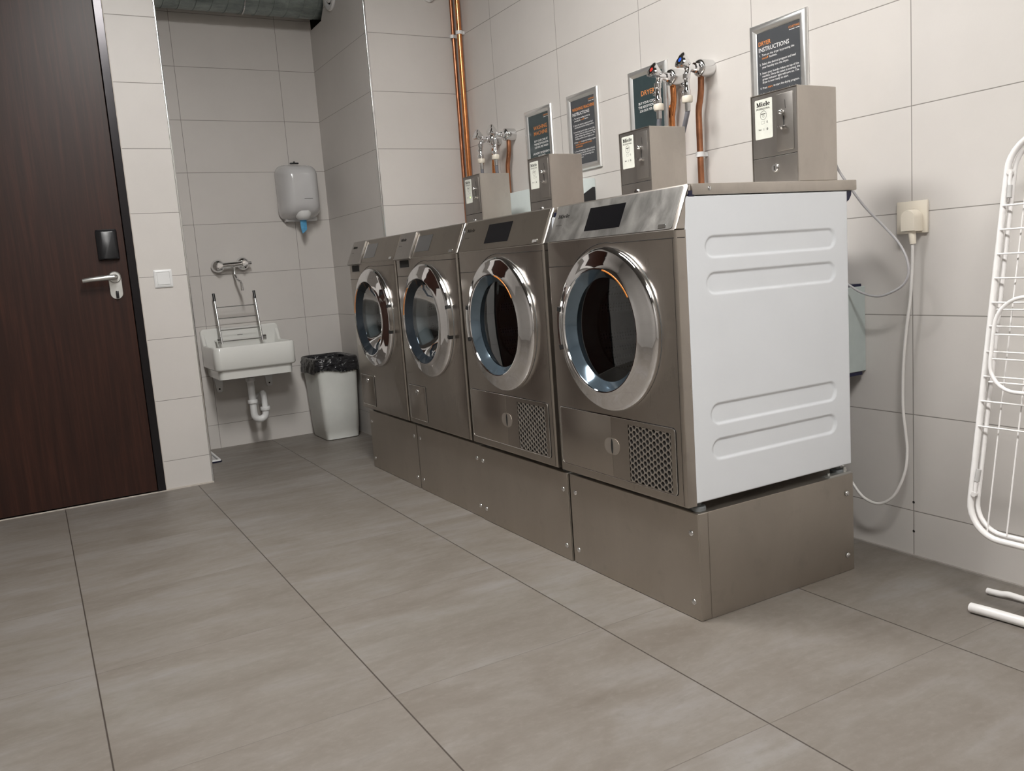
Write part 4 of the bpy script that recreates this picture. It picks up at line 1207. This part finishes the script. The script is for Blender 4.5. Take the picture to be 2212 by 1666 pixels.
# light switch
t = thing('light_switch', 'square white light switch on the wall between door and alcove', 'switch', (XD, -1.684, 1.034))
b = B(); S = []
for d, ins in ((.0005, 0), (.004, 0), (.009, .006), (.009, .011), (.006, .0125)): S.append([(d, y, z) for y, z in rrect(-.0415 + ins, .0415 - ins, -.043 + ins, .043 - ins, .004 if ins < .01 else .001, 3)])
loft(b, S); obj('switch_frame', b, M['plastic_w'], t)
b = B(); prism(b, rrect(-.0275, .0275, -.029, .029, .001, 2), 'x', .005, .0098, .0008, 1); obj('rocker', b, M['plastic_w'], t)

# ------------------------------------------------------------------ drying rack
t = thing('drying_rack', 'folded white wire clothes drying rack leaning against the wall', 'drying rack', (0, 0, 0))
def RP(x, z, off=0):       # leaning plane
    y = -.118 - (1.18 - z) * .178 - off
    return (x, y, z)
x0, x1, zt, zb, rr = .398, 1.02, 1.205, .225, .085
def loop(x0, x1, z0, z1, r, off, n=8):
    return [RP(px, pz, off) for px, pz in rrect(x0, x1, z0, z1, r, n)]
b = B(); tube(b, loop(x0, x1, zb, zt, rr, 0), .0078, 14, closed=True); obj('main_frame', b, M['rack'], t)
b = B(); tube(b, loop(x0 + .011, x1 - .011, zb + .012, zt - .012, rr - .012, -.012), .0058, 12, closed=True); obj('rear_frame', b, M['rack'], t)
b = B(); tube(b, loop(x0 + .028, x1 - .03, .59, .815, .07, .030), .0048, 12, closed=True); obj('wing_hoop', b, M['rack'], t)
for z in (1.035, .977, .918, .859, .80, .742, .68, .619, .558, .496):
    b = B(); tube(b, [RP(x0 + .004, z, .009), RP(x1 - .004, z, .009)], .0023, 8); obj('rung', b, M['rack'], t)
for z in (.785, .725, .666, .61):
    b = B(); tube(b, [RP(x0 + .030, z, .030), RP(x1 - .03, z, .030)], .0021, 8); obj('rung', b, M['rack'], t)
for k in range(12):
    xx = x0 + .047 + k * .048
    b = B(); tube(b, [RP(xx, zb + .014, -.006), RP(xx, 1.13, -.006)], .0019, 8); obj('cross_wire', b, M['rack'], t)
for z, s in ((1.115, -1), (.328, 1)):
    b = B(); tube(b, [RP(x0 + .012, z, .012), RP(x0 + .012, z - s * -.0, .0)], .0065, 10)
    tube(b, [RP(x0 + .014, z, .008), RP(x0 + .013, z + s * .022, .008), RP(x0 + .015, z + s * .035, .008)], .0042, 10); obj('hinge_arm', b, M['rack'], t)
    b = B(); tube(b, [RP(x0 + .015, z + s * .032, .008), RP(x0 + .017, z + s * .062, .008)], .0062, 10); obj('joint_sleeve', b, M['rack_grey'], t)
# legs and feet on the floor
b = B()
for xl in (.60, .92):
    tube(b, [RP(xl, zb + .0, .006), (xl, -.255, .10), (xl, -.235, .018)], .008, 12, smooth=True)
    tube(b, [RP(xl, zb + .02, -.018), (xl, -.16, .10), (xl, -.105, .018)], .008, 12, smooth=True)
obj('leg', b, M['rack'], t)
def foot(pts, r, fl, name='foot'):
    b = B(); tube(b, pts, r, 14, smooth=True)
    for v in b.verts: v.co.z = .0015 + (v.co.z - .0015) * fl
    o = obj(name, b, M['rack'], t)
foot([(.385, -.250, .014), (.42, -.248, .0155), (.47, -.240, .014), (.60, -.232, .014), (.98, -.215, .014)], .0135, .95)
foot([(.345, -.112, .010), (.38, -.110, .0115), (.40, -.107, .0145), (.43, -.102, .012), (.50, -.097, .010), (.98, -.085, .010)], .0085, 1.)

# ------------------------------------------------------------------ camera
cp = Vector((1.6490344, -2.2684960, .9789874)); yaw, pit, rol = 2.6326084, -.14133682, -.07307326
fw = Vector((math.cos(yaw) * math.cos(pit), math.sin(yaw) * math.cos(pit), math.sin(pit)))
r0 = fw.cross(Vector((0, 0, 1))).normalized(); u0 = r0.cross(fw)
r_ = math.cos(rol) * r0 + math.sin(rol) * u0; u_ = -math.sin(rol) * r0 + math.cos(rol) * u0
cam = bpy.data.cameras.new('camera'); co = bpy.data.objects.new('camera', cam); COL.objects.link(co)
mw = Matrix.Identity(4)
for i in range(3):
    mw[i][0] = r_[i]; mw[i][1] = u_[i]; mw[i][2] = -fw[i]; mw[i][3] = cp[i]
co.matrix_world = mw
cam.sensor_width = 36; cam.sensor_fit = 'HORIZONTAL'; cam.lens = 1831.41848 / 2212 * 36; cam.clip_start = .02
sc.camera = co

# ------------------------------------------------------------------ world and view
w = bpy.data.worlds.new('world'); sc.world = w; w.use_nodes = True
w.node_tree.nodes['Background'].inputs[0].default_value = (.5, .5, .5, 1); w.node_tree.nodes['Background'].inputs[1].default_value = .05
sc.view_settings.view_transform = 'Standard'; sc.view_settings.look = 'None'; sc.view_settings.gamma = 1.
sc.view_settings.exposure = 1.25
sc.view_settings.use_curve_mapping = False
